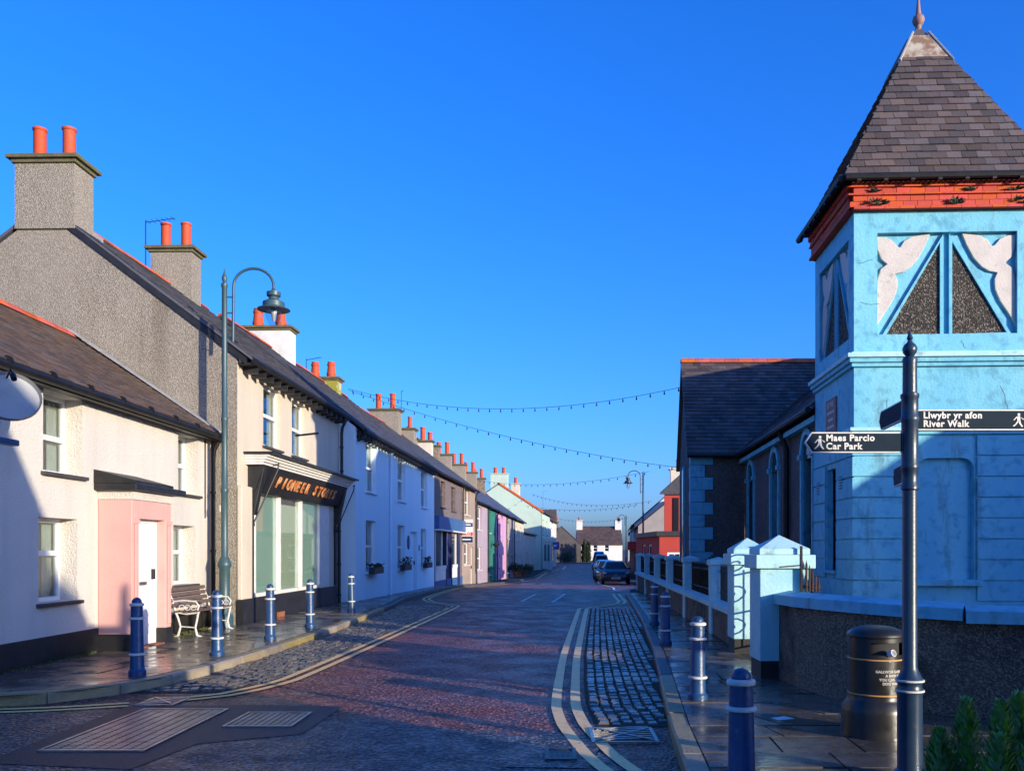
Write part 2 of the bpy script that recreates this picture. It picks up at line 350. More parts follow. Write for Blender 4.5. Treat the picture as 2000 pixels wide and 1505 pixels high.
# ------------------------------------------------------------------ ground, road, pavements
def strip(name, ds, xl, xr, dz, m, parent=None, nx=2):
    mb = MB(); vs = []; fs = []
    for d in ds:
        for i in range(nx): vs.append(W(xl(d) + (xr(d)-xl(d)) * i/(nx-1), d, gz(d) + dz))
    for j in range(len(ds)-1):
        for i in range(nx-1): fs.append((j*nx+i, j*nx+i+1, (j+1)*nx+i+1, (j+1)*nx+i))
    return mb.add(vs, fs).build(name, m, parent)
def drange(a, b, s):
    n = max(1, int(round((b-a)/s))); return [a + (b-a)*i/n for i in range(n+1)]
FAR_D = [-1500, -300, -60, -20, 0] + drange(5, 120, 5) + [160, 250, 500, 1200, 2800]
g = strip('ground', FAR_D, lambda d: -2500, lambda d: 2500, -.03, 'ground'); tag(g, 'dark tarmac and earth reaching out under the whole village', kind='structure')
KL = [(6.35,-9.5),(6.92,-5.5),(7.25,-4.95),(7.9,-4.5),(9,-4.28),(10.5,-4.2),(12.7,-4.15),(15,-4.15),(18.5,-4.28),(21.5,-4.55),(25,-4.55),(29,-4.45),(33,-4.25),(38,-3.9),(42.5,-3.2),(47,-2.6),(57,-1.5),(77,-.55),(105,.6)]
KR = [(-4,.3),(3.7,.84),(5.8,1.02),(8,1.28),(10.8,1.6),(15,1.98),(19.7,2.32),(24,2.65),(26.5,2.95),(28.5,3.6),(32,5.0),(36,5.2),(46,5.35),(60,6.3),(88,9.2),(105,11.3)]
kl = lambda d: lerp_tab(KL, d); kr = lambda d: lerp_tab(KR, d)
IL = [(6.2,-9.6),(6.88,-9.6),(6.9,-6.5),(13.3,-6.5),(13.35,-6.0),(19.4,-5.85),(19.5,-5.45),(30,-5.0),(68,-2.55),(79,-1.8),(80,-1.2),(105,.2)]
IR = [(-4,5.5),(3,5.0),(5.6,5.0),(6.0,3.7),(6.4,3.1),(7.0,2.75),(7.8,2.6),(10.3,2.72),(27,3.45),(27.2,8),(38,8),(38.2,6.2),(44,5.95),(60,6.9),(88,9.9),(105,12)]
il = lambda d: lerp_tab(IL, d) - .12; ir = lambda d: lerp_tab(IR, d) + .15
road = strip('road', drange(-8, 4, 2) + drange(4.5, 30, .5) + drange(31, 108, 1), lambda d: kl(d) if d > 6.35 else -40, lambda d: kr(d) if d < 104 else 30, 0.0, 'road_red', nx=3)
tag(road, 'wet red-brown chipped tarmac street running down between the houses', kind='structure')
near = MB(); pts = [(-40,6.2),(-9.6,6.25),(-5.5,6.7),(-4.3,6.85),(-3.9,7.1),(-2.9,6.9),(-2.2,6.55),(-1.2,6.2),(-.4,5.9),(.1,5.75),(.6,5.1),(.9,4.6),(.75,3),(.3,-6),(-40,-6)]
near.poly(*[W(x, d, .004) for x, d in pts])
nr = near.build('road', 'road_dark'); tag(nr, 'grey wet tarmac of the side road crossing in the foreground', kind='structure')
def patch(pts, m='road_patch', dz=.008, label=''):
    o = MB().poly(*[W(x, d, gz(d)+dz) for x, d in pts]).build('road_patch', m); return tag(o, label, kind='structure')
patch([(-4.25,5.1),(-3.05,4.95),(-2.9,5.6),(-2.15,5.9),(-2.1,6.95),(-3.05,7.0),(-4.3,6.98)], label='black tarmac trench patch around the long grooved cover')
patch([(-.35,5.0),(.28,4.98),(.42,5.6),(.1,5.85),(-.2,5.8),(-.36,5.5)], 'road_dark', .009, 'worn tarmac repair around the small iron plate')

pav_l = strip('pavement', sorted(set(drange(6.36, 8, .1) + drange(8, 30, .5) + drange(30, 105, 1) + [6.88, 6.9, 13.3, 13.35, 19.4, 19.5])), il, lambda d: kl(d) - .02, .108, 'joint')
tag(pav_l, 'wet flagged pavement in front of the left-hand terrace', kind='structure')
pav_r = strip('pavement', sorted(set(drange(-3, 30, .5) + drange(30, 105, 1) + [5.6, 27.2, 38.2])), lambda d: kr(d) + .02, ir, .108, 'joint')
tag(pav_r, 'wet dark flagged pavement beside the chapel wall', kind='structure')

def kerbs(parent, tab, side, m1, m2, sel):
    pts = [W(x, d) for d, x in tab]; acc = []
    for a, b in zip(pts, pts[1:]):
        n = max(1, int((b-a).length / .1))
        for i in range(n): acc.append(a + (b-a)*i/n)
    i = 0
    while i < len(acc) - 3:
        L = R.choice((7, 8, 9)); j = min(i + L, len(acc)-1)
        a, b = acc[i], acc[j]; t = (b-a).normalized(); nrm = Vector((-t.y, t.x, 0)) * side
        a2 = a + t*.006; b2 = b - t*.006; za, zb = gz(a.y/K), gz(b.y/K); wd = .15; top = .122 + R.uniform(-.004, .004)
        lo = Vector((0, 0, -.1)); vs = []
        for p, z in ((a2, za), (b2, zb)):
            vs += [p + Vector((0,0,z)) + lo, p + Vector((0,0,z+top-.022)), p + nrm*.02 + Vector((0,0,z+top)), p + nrm*wd + Vector((0,0,z+top)), p + nrm*wd + Vector((0,0,z)) + lo]
        MB().add(vs, [(0,1,6,5),(1,2,7,6),(2,3,8,7),(3,4,9,8),(4,3,2,1,0),(5,6,7,8,9)]).build('kerb_stone', m1 if sel(a.y/K) else m2, parent)
        i = j
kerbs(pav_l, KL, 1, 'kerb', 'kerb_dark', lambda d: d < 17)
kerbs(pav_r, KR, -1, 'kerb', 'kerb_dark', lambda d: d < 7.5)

def flags(parent, d0, d1, fl, fr, wmin, wmax):
    d = d0
    while d < d1:
        h = R.uniform(.42, .62) / K
        e = min(d + h, d1); a0, a1, b0, b1 = fl(d), fr(d), fl(e), fr(e)
        n = max(1, int((a1-a0) / R.uniform(wmin, wmax))); cuts = [0] + sorted((i + R.uniform(-.18, .18))/n for i in range(1, n)) + [1]
        for s, t in zip(cuts, cuts[1:]):
            q = [(a0+(a1-a0)*s+.009, d+.008), (a0+(a1-a0)*t-.009, d+.008), (b0+(b1-b0)*t-.009, e-.008), (b0+(b1-b0)*s+.009, e-.008)]
            zt = .125 + R.uniform(-.005, .003); tx = R.uniform(-.003, .003); ty = R.uniform(-.003, .003)
            top = [W(x, y, gz(y) + zt + tx*(i in (1, 2)) + ty*(i > 1)) for i, (x, y) in enumerate(q)]; bot = [W(x, y, gz(y)+.1) for x, y in q]
            MB().add(top + bot, [(0,1,2,3),(0,4,5,1),(1,5,6,2),(2,6,7,3),(3,7,4,0)]).build('flagstone', 'flag', parent)
        d = e
flags(pav_l, 7.0, 19.4, lambda d: max(lerp_tab(IL, d), -8), lambda d: kl(d) - .17, .55, .95)
flags(pav_l, 19.5, 30, lambda d: lerp_tab(IL, d), lambda d: kl(d) - .17, .4, .7)
flags(pav_r, 3.0, 24, lambda d: kr(d) + .152, lambda d: lerp_tab(IR, d), .5, .9)

# setts beside the kerbs
def sett_mesh():
    x, y = .5, .5; i = .38; hh = 1
    return MB().add([(-x,-y,0),(x,-y,0),(x,y,0),(-x,y,0),(-x,-y,.72),(x,-y,.72),(x,y,.72),(-x,y,.72),(-i,-i,1),(i,-i,1),(i,i,1),(-i,i,1)],
        [(0,1,5,4),(1,2,6,5),(2,3,7,6),(3,0,4,7),(4,5,9,8),(5,6,10,9),(6,7,11,10),(7,4,8,11),(8,9,10,11)]).mesh('sett', 'sett', True)
SETT = sett_mesh()
def setts(parent, d0, d1, xa, xb, smooth_bands, ang):
    items = []; col = 0
    wcol = .112
    n = int(max(xb(d)-xa(d) for d in drange(d0, d1, .3)) / wcol) + 1
    for c in range(n):
        d = d0 + R.uniform(0, .05)
        while d < d1:
            band = any(b0 <= d < b1 for b0, b1 in smooth_bands)
            L = (.40 if band else R.uniform(.10, .165)) / K
            x = xa(d + L/2) + (c+.5)*wcol
            if x < xb(d + L/2) - .03: items.append((d + L/2, x, L*K, band))
            d += L + .008/K
    items.sort(); stuff = MB()
    for k, (d, x, L, band) in enumerate(items):
        z = gz(d) - .05; h = (.068 if band else R.uniform(.058, .085)); rz = ang(d) + (0 if band else R.uniform(-.07, .07))
        sx = wcol - (.006 if band else R.uniform(.012, .024)); sy = L - (.004 if band else .008)
        tx, ty = (0, 0) if band else (R.uniform(-.05, .05), R.uniform(-.05, .05))
        if k < 300: part('sett', SETT, parent, W(x, d, z), (tx, ty, rz), (sx, sy, h))
        else:
            M = Matrix.Translation(W(x, d, z)) @ Matrix.Rotation(rz, 4, 'Z') @ Matrix.Diagonal((sx, sy, h, 1))
            stuff.add([M @ v.co for v in SETT.vertices], [tuple(p.vertices) for p in SETT.polygons])
    if stuff.v: stuff.build('sett_courses', 'sett', parent, True, 'stuff')
YR = [(5.0,.36),(5.3,.28),(5.7,.20),(6.2,.11),(6.92,.06),(7.96,.09),(10.25,.20),(14,.46),(18.1,.76)]
YL = [(7.25,-3.85),(7.6,-3.6),(8.3,-3.2),(10.8,-3.02),(13.9,-2.86),(19.3,-2.56)]
yr = lambda d: lerp_tab(YR, d); yl = lambda d: lerp_tab(YL, d)
bed_r = strip('sett_strip', drange(6.15, 18.4, .5), lambda d: yr(d) + .30, kr, .006, 'joint'); tag(bed_r, 'dark wet stone setts between double lines and chapel-side kerb', kind='structure')
setts(bed_r, 6.2, 18.4, lambda d: yr(d) + .33, kr, [(8.15, 8.75), (12.0, 12.6)], lambda d: -.06)
bed_l = strip('sett_strip', drange(7.6, 19.2, .4), kl, lambda d: yl(d) - .14, .006, 'joint'); tag(bed_l, 'worn stone setts between yellow lines and terrace-side kerb', kind='structure')
setts(bed_l, 7.65, 19.2, lambda d: kl(d) + .01, lambda d: yl(d) - .14, [], lambda d: -.02)

def line(pts, wd, off, m, name, label, dz=.012):
    P = [W(x, d) for d, x in pts]; Q = []
    for i in range(len(P)-1):               # smooth the polyline
        n = max(2, int((P[i+1]-P[i]).length / .25)); p0 = P[max(i-1,0)]; p3 = P[min(i+2, len(P)-1)]
        for k in range(n):
            t = k/n; a, b = P[i], P[i+1]; m0 = (b-p0)*.5*.6; m1 = (p3-a)*.5*.6
            Q.append(a*(2*t**3-3*t**2+1) + m0*(t**3-2*t**2+t) + b*(-2*t**3+3*t**2) + m1*(t**3-t**2))
    Q.append(P[-1]); mb = MB(); vs = []
    for i, p in enumerate(Q):
        t = (Q[min(i+1, len(Q)-1)] - Q[max(i-1, 0)]).normalized(); nrm = Vector((t.y, -t.x, 0)); z = Vector((0, 0, gz(p.y/K) + dz))
        vs += [p + nrm*(off - wd/2) + z, p + nrm*(off + wd/2) + z]
    mb.add(vs, [(2*i, 2*i+1, 2*i+3, 2*i+2) for i in range(len(Q)-1)])
    return tag(mb.build(name, m), label, kind='structure')
LR = [(4.3,.75),(4.8,.44)] + YR[1:] + [(18.5,.83),(18.75,1.05),(19.4,1.5),(20.1,1.95),(21.2,2.12),(23,2.2),(25.5,2.35)]
for off, s in ((0, 'outer'), (.20, 'inner')): line(LR, .105, off, 'paint_yellow', 'road_marking', f'{s} of the double yellow lines edging the chapel-side setts')
LL = [(6.55,-9),(6.67,-5.4),(6.95,-4.3)]; LL2 = [(7.18,-3.95),(7.45,-3.5),(8.3,-3.12),(10.8,-2.95),(13.9,-2.8),(18.6,-2.58),(19.3,-2.6),(19.9,-2.95),(20.7,-3.5),(22.5,-4.0),(26,-4.1),(33,-3.95),(38,-3.55),(42.5,-2.9),(47,-2.3),(57,-1.2),(77,-.25)]
for off, s in ((0, 'outer'), (-.18, 'inner')):
    line(LL, .085, off, 'paint_yellow', 'road_marking', f'{s} yellow line round the corner beside the cottage pavement')
    line(LL2, .095, off, 'paint_yellow', 'road_marking', f'{s} of the double yellow lines following the terrace kerb')
line([(27.5,2.75),(29,2.7),(33,3.0),(45,3.2),(70,4.4)], .09, 0, 'paint_white', 'road_marking', 'single white line along the parked cars')
for a, b, s in (((21,-.9),(25,-.55),'left of two'), ((20.5,.05),(25.5,.55),'right of two')):
    line([(a[0],a[1]),(b[0],b[1])], .09, 0, 'paint_white', 'road_marking', f'short white hump tick, {s}, across mid street')
for x0, x1 in ((-1.9,-1.0),(-.6,.1)): patch([(x0,43.5),(x1,43.5),(x1,44.6),(x0,44.6)], 'paint_white', .012, 'short white dash across the lane beyond the hump').name = 'road_marking'
line([(78,.2),(84,1.1),(84.5,1.5),(96,2.2)], .12, 0, 'paint_white', 'road_marking', 'white angled bay line near the junction')

# ironwork in the road
def grate(name, label, x0, x1, d0, d1, nbar, diag=False, m='iron_worn'):
    t = thing(name, label, 'drain cover' if diag else 'manhole cover', W((x0+x1)/2, (d0+d1)/2, 0)); w2 = (x1-x0)/2; h2 = (d1-d0)/2*K
    f = MB(); e = .03
    f.box(-w2,w2,-h2,-h2+e,0,.02).box(-w2,w2,h2-e,h2,0,.02).box(-w2,-w2+e,-h2+e,h2-e,0,.02).box(w2-e,w2,-h2+e,h2-e,0,.02).build('frame', m, t)
    MB().box(-w2+e,w2-e,-h2+e,h2-e,.002,.0105).build('plate', 'black_paint' if diag else 'iron', t)
    if diag:
        for i in range(nbar):
            y = -h2+e + (2*h2-2*e)*(i+.5)/nbar
            MB().obox((-w2+e, y-.012, .011), (2*w2-2*e, .10, 0), (0, .022, 0), (0, 0, .012)).build('bar', m, t)
        MB().obox((-w2+e, -h2+e, .0235), (2*w2-2*e, 2*h2-2*e-.03, 0), (0, .03, 0), (0, 0, .004)).build('cross_bar', m, t)
        MB().obox((-w2+e, h2-e-.03, .0245), (2*w2-2*e, -2*h2+2*e+.03, 0), (0, .03, 0), (0, 0, .004)).build('cross_bar', m, t)
    else:
        for i in range(nbar):
            x = -w2+e+.01 + (2*w2-2*e-.02)*i/nbar; wb = (2*w2-2*e-.02)/nbar
            mb = MB(); k = int(2*h2/.055)
            for j in range(k):
                y = -h2+e+.01 + (2*h2-2*e-.02)*j/k
                mb.box(x+.004, x+wb-.012, y, y+.034, .010, .0155)
            mb.build('tread_strip', m, t)
    return t
grate('manhole_cover', 'long grooved iron cover set in black tarmac', -4.05, -3.2, 5.38, 6.8, 8)
grate('manhole_cover', 'small square chequered iron cover near the long grooved one', -2.95, -2.32, 6.12, 6.66, 9)
grate('manhole_cover', 'tiny square iron plate inside a worn tarmac repair', -.04, .2, 5.16, 5.45, 4, m='iron')
grate('drain_grate', 'barred iron gully grate at the end of the chapel-side setts', .34, .90, 5.62, 6.08, 7, True)
grate('drain_grate', 'barred iron gully grate beside the terrace-side yellow lines', -4.25, -3.85, 6.95, 7.32, 6, True)

# ------------------------------------------------------------------ walls, windows, roofs
def wall_open(mb, O, U, V, L, z0, z1, ops, rev=.2):
    O, U, V = Vector(O), Vector(U).normalized(), Vector(V).normalized(); Z = Vector((0, 0, 1))
    P = lambda u, v, z: O + U*u + V*v + Z*z
    us = sorted({0, L} | {o[0] for o in ops} | {o[1] for o in ops}); zs = sorted({z0, z1} | {o[2] for o in ops} | {o[3] for o in ops})
    for a, b in zip(us, us[1:]):
        for c, d in zip(zs, zs[1:]):
            um, zm = (a+b)/2, (c+d)/2
            if any(o[0] < um < o[1] and o[2] < zm < o[3] for o in ops): continue
            mb.poly(P(a,0,c), P(b,0,c), P(b,0,d), P(a,0,d))
    for o in ops:
        a, b, c, d = o[:4]
        mb.poly(P(a,0,c), P(a,rev,c), P(a,rev,d), P(a,0,d)); mb.poly(P(b,0,c), P(b,0,d), P(b,rev,d), P(b,rev,c))
        mb.poly(P(a,0,d), P(a,rev,d), P(b,rev,d), P(b,0,d)); mb.poly(P(a,0,c), P(b,0,c), P(b,rev,c), P(a,rev,c))
def window(root, u0, u1, z0, z1, rev, fm='upvc', mid=.5, sill='slate_sill', clear=True, curtain=True, fw=.055, mull=False, pane='pane'):
    v0 = rev - .06
    f = MB(); f.box(u0,u0+fw,v0,v0+.06,z0,z1).box(u1-fw,u1,v0,v0+.06,z0,z1).box(u0+fw,u1-fw,v0,v0+.06,z1-fw,z1).box(u0+fw,u1-fw,v0,v0+.06,z0,z0+fw)
    zm = z0 + (z1-z0)*mid
    zr = [(z0+fw, z1-fw)]
    if mid: f.box(u0+fw,u1-fw,v0-.012,v0+.06,zm-.035,zm+.035); zr = [(z0+fw, zm-.035), (zm+.035, z1-fw)]
    ur = [(u0+fw, u1-fw)]
    if mull:
        um = (u0+u1)/2; ur = [(u0+fw, um-.025), (um+.025, u1-fw)]
        for a, b in zr: f.box(um-.025, um+.025, v0, v0+.06, a, b)
    o = f.build('window', fm, root)
    for a, b in zr:
        for c, d in ur: MB().box(c-.005, d+.005, v0+.03, v0+.038, a-.005, b+.005).build('pane', 'clear' if clear else pane, o)
    if clear and curtain:
        mb = MB(); n = 14; wv = u1-u0
        for side in (0, 1):
            vs = []
            for i in range(n+1):
                u = (u0 if not side else u1) + (1 if not side else -1) * wv*.30*i/n; vv = v0 + .12 + .02*math.sin(i*1.7)
                vs += [(u, vv, z0), (u, vv, z1)]
            mb.add(vs, [(2*i, 2*i+2, 2*i+3, 2*i+1) for i in range(n)])
        mb.build('curtain', 'curtain', o)
        MB().poly((u0-.02, v0+.4, z0-.1), (u1+.02, v0+.4, z0-.1), (u1+.02, v0+.4, z1+.1), (u0-.02, v0+.4, z1+.1)).build('dark_room_sheet', 'interior', o)  # dark sheet standing in for the dim room behind the glass
    if sill: MB().box(u0-.06, u1+.06, -.07, v0-.002, z0-.05, z0-.002).build('sill', sill, o, bev=.006)
    return o
def door(root, u0, u1, z0, z1, rev, m, frame='white_wood', glazed=False):
    v0 = rev-.07
    o = MB().box(u0+.05,u1-.05,v0+.02,v0+.06,z0,z1-.05).build('door', m, root)
    fr = MB(); fr.box(u0,u0+.05,v0,v0+.07,z0,z1).box(u1-.05,u1,v0,v0+.07,z0,z1).box(u0+.05,u1-.05,v0,v0+.07,z1-.05,z1); fr.build('frame', frame, o)
    hmid = (z1-z0)
    for a, b in ((.08, .42), (.5, .92)):
        MB().box(u0+.15, u1-.15, v0+.010, v0+.019, z0+hmid*a, z0+hmid*b-.05).build('panel', m, o, bev=.006)
    MB().box(u1-.17, u1-.12, v0-.035, v0+.009, z0+1.0, z0+1.16).build('handle', 'black_paint', o); MB().box((u0+u1)/2-.11, (u0+u1)/2+.11, v0-.002, v0+.0095, z0+.92, z0+.97).build('letter_plate', 'metal', o)
    return o
def pot_prof(style):
    if style == 'tall': return [(.125,0),(.12,.05),(.118,.62),(.135,.64),(.135,.68),(.10,.68),(.10,.3)]
    if style == 'fluted': return [(.15,0),(.155,.1),(.165,.13),(.165,.17),(.145,.2),(.125,.42),(.145,.45),(.145,.49),(.125,.51),(.125,.57),(.09,.57),(.09,.3)]
    return [(.13,0),(.11,.35),(.13,.37),(.13,.42),(.09,.42),(.09,.2)]
def chimney(root, u0, u1, v0, v1, z0, z1, m, pots=2, style='tall', pm='pot', ps=1.0, capm='cap', along='v'):
    c = MB().box(u0,u1,v0,v1,z0,z1).build('chimney', m, root)
    MB().box(u0-.05,u1+.05,v0-.05,v1+.05,z1+.002,z1+.07).build('cap_course', 'cap' if capm == 'cap' else capm, c, bev=.01)
    MB().box(u0-.12,u1+.12,v0-.12,v1+.12,z1+.072,z1+.15).build('cap', capm, c, bev=.012)
    for i in range(pots):
        f = (i+.5)/pots; p = (u0+u1)/2, (v0+v1)/2
        p = ((u0+u1)/2, v0+(v1-v0)*f) if along == 'v' else (u0+(u1-u0)*f, (v0+v1)/2)
        q = MB().lathe([(r*ps, z*ps) for r, z in pot_prof(style)], 18).build('chimney_pot', pm, c, True); q.location = (p[0], p[1], z1+.148)
    return c
def aerial(root, u, v, z, h, du=0, dv=-.6):
    o = MB().tube([(u,v,z),(u,v,z+h)], .014, 6).build('aerial', 'wire', root)
    b = MB().tube([(u,v,z+h-.05),(u+du,v+dv,z+h+.05)], .010, 5)
    for i in range(6):
        f = i/6+.1; p = Vector((u+du*f, v+dv*f, z+h-.05+.1*f)); q = Vector((-dv, du, 0)).normalized()*.13
        b.tube([p-q, p+q], .006, 4)
    b.build('aerial_boom', 'wire', o)
def downpipe(root, u, z0, z1, m='black_gloss', v=-.08, r=.042):
    o = MB().tube([(u,v,z0),(u,v,z1-.35),(u,v-.02,z1-.2),(u,v-.12,z1)], r, 8).build('downpipe', m, root, True)
    for f in (.12, .45, .8): MB().lathe([(r+.012,0),(r+.012,.05)], 10, (u, v, z0+(z1-z0-.4)*f)).build('pipe_collar', m, o, True)
    return o
def house(name, label, p0, p1, ze, zr, vr, wm, rm, wins=(), doors=(), rev=.18, z0=-1.3, near_detail=False, plinth=None, over=.2, group=None,
          slates=True, ridge='ridge_red', gutter='black_gloss', extra_ops=(), sill='slate_sill', cat='house', wall_top=None, tiles_wh=(.30, .20), far_u=None):
    a, b = W(*p0), W(*p1); d = b-a; L = d.length; rz = math.atan2(d.y, d.x)
    t = thing(name, label, cat, a, rz, group); t['_L'] = L
    s = L/(p1[1]-p0[1])
    U = lambda D: (D-p0[1])*s
    dep = 2*vr; slope = (zr-ze)/vr; wt = ze - .02
    ops = [(U(q[0]), U(q[1]), q[2], q[3]) for q in list(wins) + list(doors)] + [tuple(e) for e in extra_ops]
    wb = MB(); wall_open(wb, (0,0,0), (1,0,0), (0,1,0), L, z0, wt, ops, rev)
    for u in (0, L): wb.poly((u,0,z0),(u,0,wt),(u,vr,zr-.06),(u,dep,wt),(u,dep,z0))
    wb.poly((0,dep,z0),(L,dep,z0),(L,dep,wt),(0,dep,wt)); wb.build('wall', wm, t)
    if plinth: 
        for lo, hi in plinth_spans(L, [o for o in ops if o[2] < .45]): MB().box(lo, hi, -.012, -.001, z0, plinth[1]).build('plinth', plinth[0], t)
    ev = -over; ez = ze - over*slope*.6
    rb = MB(); th = Vector((0, 0, .07))
    rb.prism([(-.03,ev,ez),(L+.03,ev,ez),(L+.03,vr,zr),(-.03,vr,zr)], th); rb.prism([(-.03,vr+.001,zr),(L+.03,vr+.001,zr),(L+.03,dep-ev,ez),(-.03,dep-ev,ez)], th)
    ro = rb.build('roof', rm, t)
    V = Vector((0, vr-ev, zr-ez)); S = V.length
    if slates: tiles(ro, Vector((-.04, ev-.03, ez+.07-.02)), (1,0,0), V, [(0,0),(L+.08,0),(L+.08,S+.02),(0,S+.02)], tiles_wh[0], tiles_wh[1], rm)
    if ridge:
        n = max(1, int(L/.46)); rp = MB().prism([(0,-.14,-.10),(0,-.10,-.04),(0,-.03,.02),(0,.03,.02),(0,.10,-.04),(0,.14,-.10)], (L/n-.012,0,0)).mesh('ridge_tile', ridge)
        for i in range(1 if name == 'shop_house' else 0, n): part('ridge_tile', rp, ro, (i*L/n, vr, zr+.115+R.uniform(-.006,.006)))
    if gutter:
        gm = MB(); gy = ev-.04; gzz = ez-.02
        gm.tube([(-.02,gy,gzz),(L+.02,gy,gzz)], .062, 8); gm.build('gutter', gutter, t, True)
    for q in wins:
        kw = q[4] if len(q) > 4 else {}
        window(t, U(q[0]), U(q[1]), q[2], q[3], rev, **{**dict(sill=sill, clear=near_detail, curtain=near_detail), **kw})
    for q in doors: door(t, U(q[0]), U(q[1]), q[2], q[3], rev, q[4])
    return t, U, L
def plinth_spans(L, ops):
    out = []; x = 0
    for o in sorted(ops): 
        if o[0] > x: out.append((x, o[0]))
        x = max(x, o[1])
    if x < L: out.append((x, L))
    return out

# --- white cottage with pink porch
cot, U, L = house('cottage', 'low white rendered cottage with pink porch and brown slate roof', (-6.6,6.9), (-6.6,13.28), 3.86, 5.66, 2.65, 'render_white', 'slate_brown',
    wins=[(8.88,9.62,2.62,3.70,dict(mid=.46)), (8.80,9.52,.90,2.02,dict(mid=.58)), (12.10,12.78,2.60,3.68,dict(mid=.5)), (11.95,12.68,.97,2.03,dict(mid=.55))],
    rev=.30, near_detail=True, plinth=('black_paint', .46), over=.22, tiles_wh=(.24,.13))
pu0, pu1 = U(9.95), U(10.98); pm = .215
for a, b in ((pu0, pu0+pm), (pu1-pm, pu1)):
    pl = MB().box(a, b, -.50, -.002, .36, 2.33).build('porch_pillar', 'pink', cot, bev=.012)
    MB().box(a-.02, b+.02, -.52, -.012, .1, .358).build('plinth', 'black_paint', pl)
    MB().box(a+.07, b-.05, -.525, -.502, .42, 1.98).build('pilaster', 'pink', pl, bev=.008); MB().box(a+.05, b-.03, -.535, -.502, 1.982, 2.05).build('capital', 'pink', pl)
MB().box(pu0+pm+.001, pu1-pm-.001, -.5, -.002, 2.06, 2.33).build('porch_lintel', 'pink', cot)
MB().box(pu0-.01, pu1+.01, -.52, -.002, 2.332, 2.46).build('porch_frieze', 'render_white', cot)
MB().box(pu0-.12, pu1+.30, -.62, -.002, 2.462, 2.56).build('porch_hood', 'black_paint', cot, bev=.01)
MB().prism([(pu0-.12,-.60,2.562),(pu1-.15,-.60,2.562),(pu1-.15,-.003,2.72),(pu0-.12,-.003,2.72)], (0,0,.04)).build('porch_hood', 'black_paint', cot)
MB().prism([(pu0-.12,-.60,2.561),(pu0-.12,-.003,2.719),(pu0-.12,-.003,2.561)], (.03,0,0)).build('hood_cheek', 'black_paint', cot)
MB().box(pu0+pm, pu1-pm, -.5, -.01, .1, .135).build('door_step', 'terracotta', cot)
door(cot, pu0+pm, pu1-pm, .136, 2.06, -.29, 'upvc', 'upvc')
downpipe(cot, L-.10, .1, 3.72); MB().box(L-.34, L-.30, -.012, -.002, 2.2, 3.7).build('cable', 'wire', cot)
# fascia under the eave, flashing where the roof meets the taller gable
MB().box(0, L, -.20, -.002, 3.70, 3.73).build('soffit', 'black_paint', cot); MB().box(0, L, -.215, -.201, 3.68, 3.80).build('fascia', 'black_paint', cot)
MB().prism([(L-.26,-.22,3.86),(L+.0,-.22,3.86),(L+.0,2.65,5.81),(L-.26,2.65,5.81)], (0,0,.03)).build('flashing', 'lead', cot)
n = 9
for i in range(n): MB().lathe([(.07,0),(.07,.03)], 8).build('gutter_joint', 'black_gloss', cot).matrix_local = Matrix.Translation((L*(i+.5)/n, -.26, 3.80)) @ Matrix.Rotation(math.pi/2, 4, 'Y')
# satellite dish and small panel on the cottage
dm = MB(); prof = [(0, .0)] + [(r, .35*r*r) for r in (.1,.2,.28,.34,.36)]
dm.lathe([(max(r,.001), z) for r, z in prof] + [(.36,.113),(.34,.05),(.001,-.015)], 28)
dish = dm.build('satellite_dish', 'dish', cot, True)
dish.matrix_local = Matrix.Translation((U(7.72), -.46, 3.30)) @ Vector((-.72, -.62, .34)).to_track_quat('Z', 'X').to_matrix().to_4x4() @ Matrix.Diagonal((.82, .92, .9, 1))
MB().tube([(.30,0,.05),(.28,0,.30),(.12,0,.42)], .012, 6).build('dish_arm', 'black_gloss', dish, True); MB().tube([(.14,0,.40),(.04,0,.46)], .035, 8).build('receiver', 'black_gloss', dish, True)
MB().tube([(0,0,-.02),(0,0,-.3)], .022, 8).build('dish_mount', 'metal', dish)
MB().box(U(7.35), U(7.95), -.42, -.30, 2.80, 2.87).build('wall_bracket', 'bollard_blue', cot, bev=.012); MB().box(U(7.35), U(7.45), -.41, -.002, 2.74, 2.798).build('bracket_arm', 'black_gloss', cot)

# --- the tall shop house with pebbledash gable
shop, U, L = house('shop_house', 'tall cream shop house with grey pebbledash gable and black fascia', (-6.1,13.3), (-5.925,19.15), 5.42, 8.32, 3.8, 'render_cream', 'slate_blue',
    wins=[(14.42,15.28,3.80,5.10,dict(mid=.52)), (15.90,16.72,3.80,5.08,dict(mid=.5))], rev=.16, near_detail=True, over=.30, extra_ops=[((13.95-13.3)*K, (17.62-13.3)*K, .62, 2.76)], ridge='ridge_red')
MB().poly((-.012,0,-1),(-.012,0,5.38),(-.012,3.8,8.26),(-.012,7.6,5.38),(-.012,7.6,-1)).build('gable_render', 'pebbledash', shop)
MB().prism([(-.05,-.2,5.18),(-.05,3.8,8.22),(-.05,3.8,8.36),(-.05,-.2,5.32)], (.035,0,0)).build('verge_board', 'black_paint', shop)
MB().box(-.03, .55, -.10, -.002, .62, 2.85).build('pilaster', 'render_cream', shop, bev=.02); MB().box(-.04, .57, -.115, -.002, -.5, .615).build('plinth', 'black_paint', shop)
sx0, sx1 = U(13.95), U(17.62)
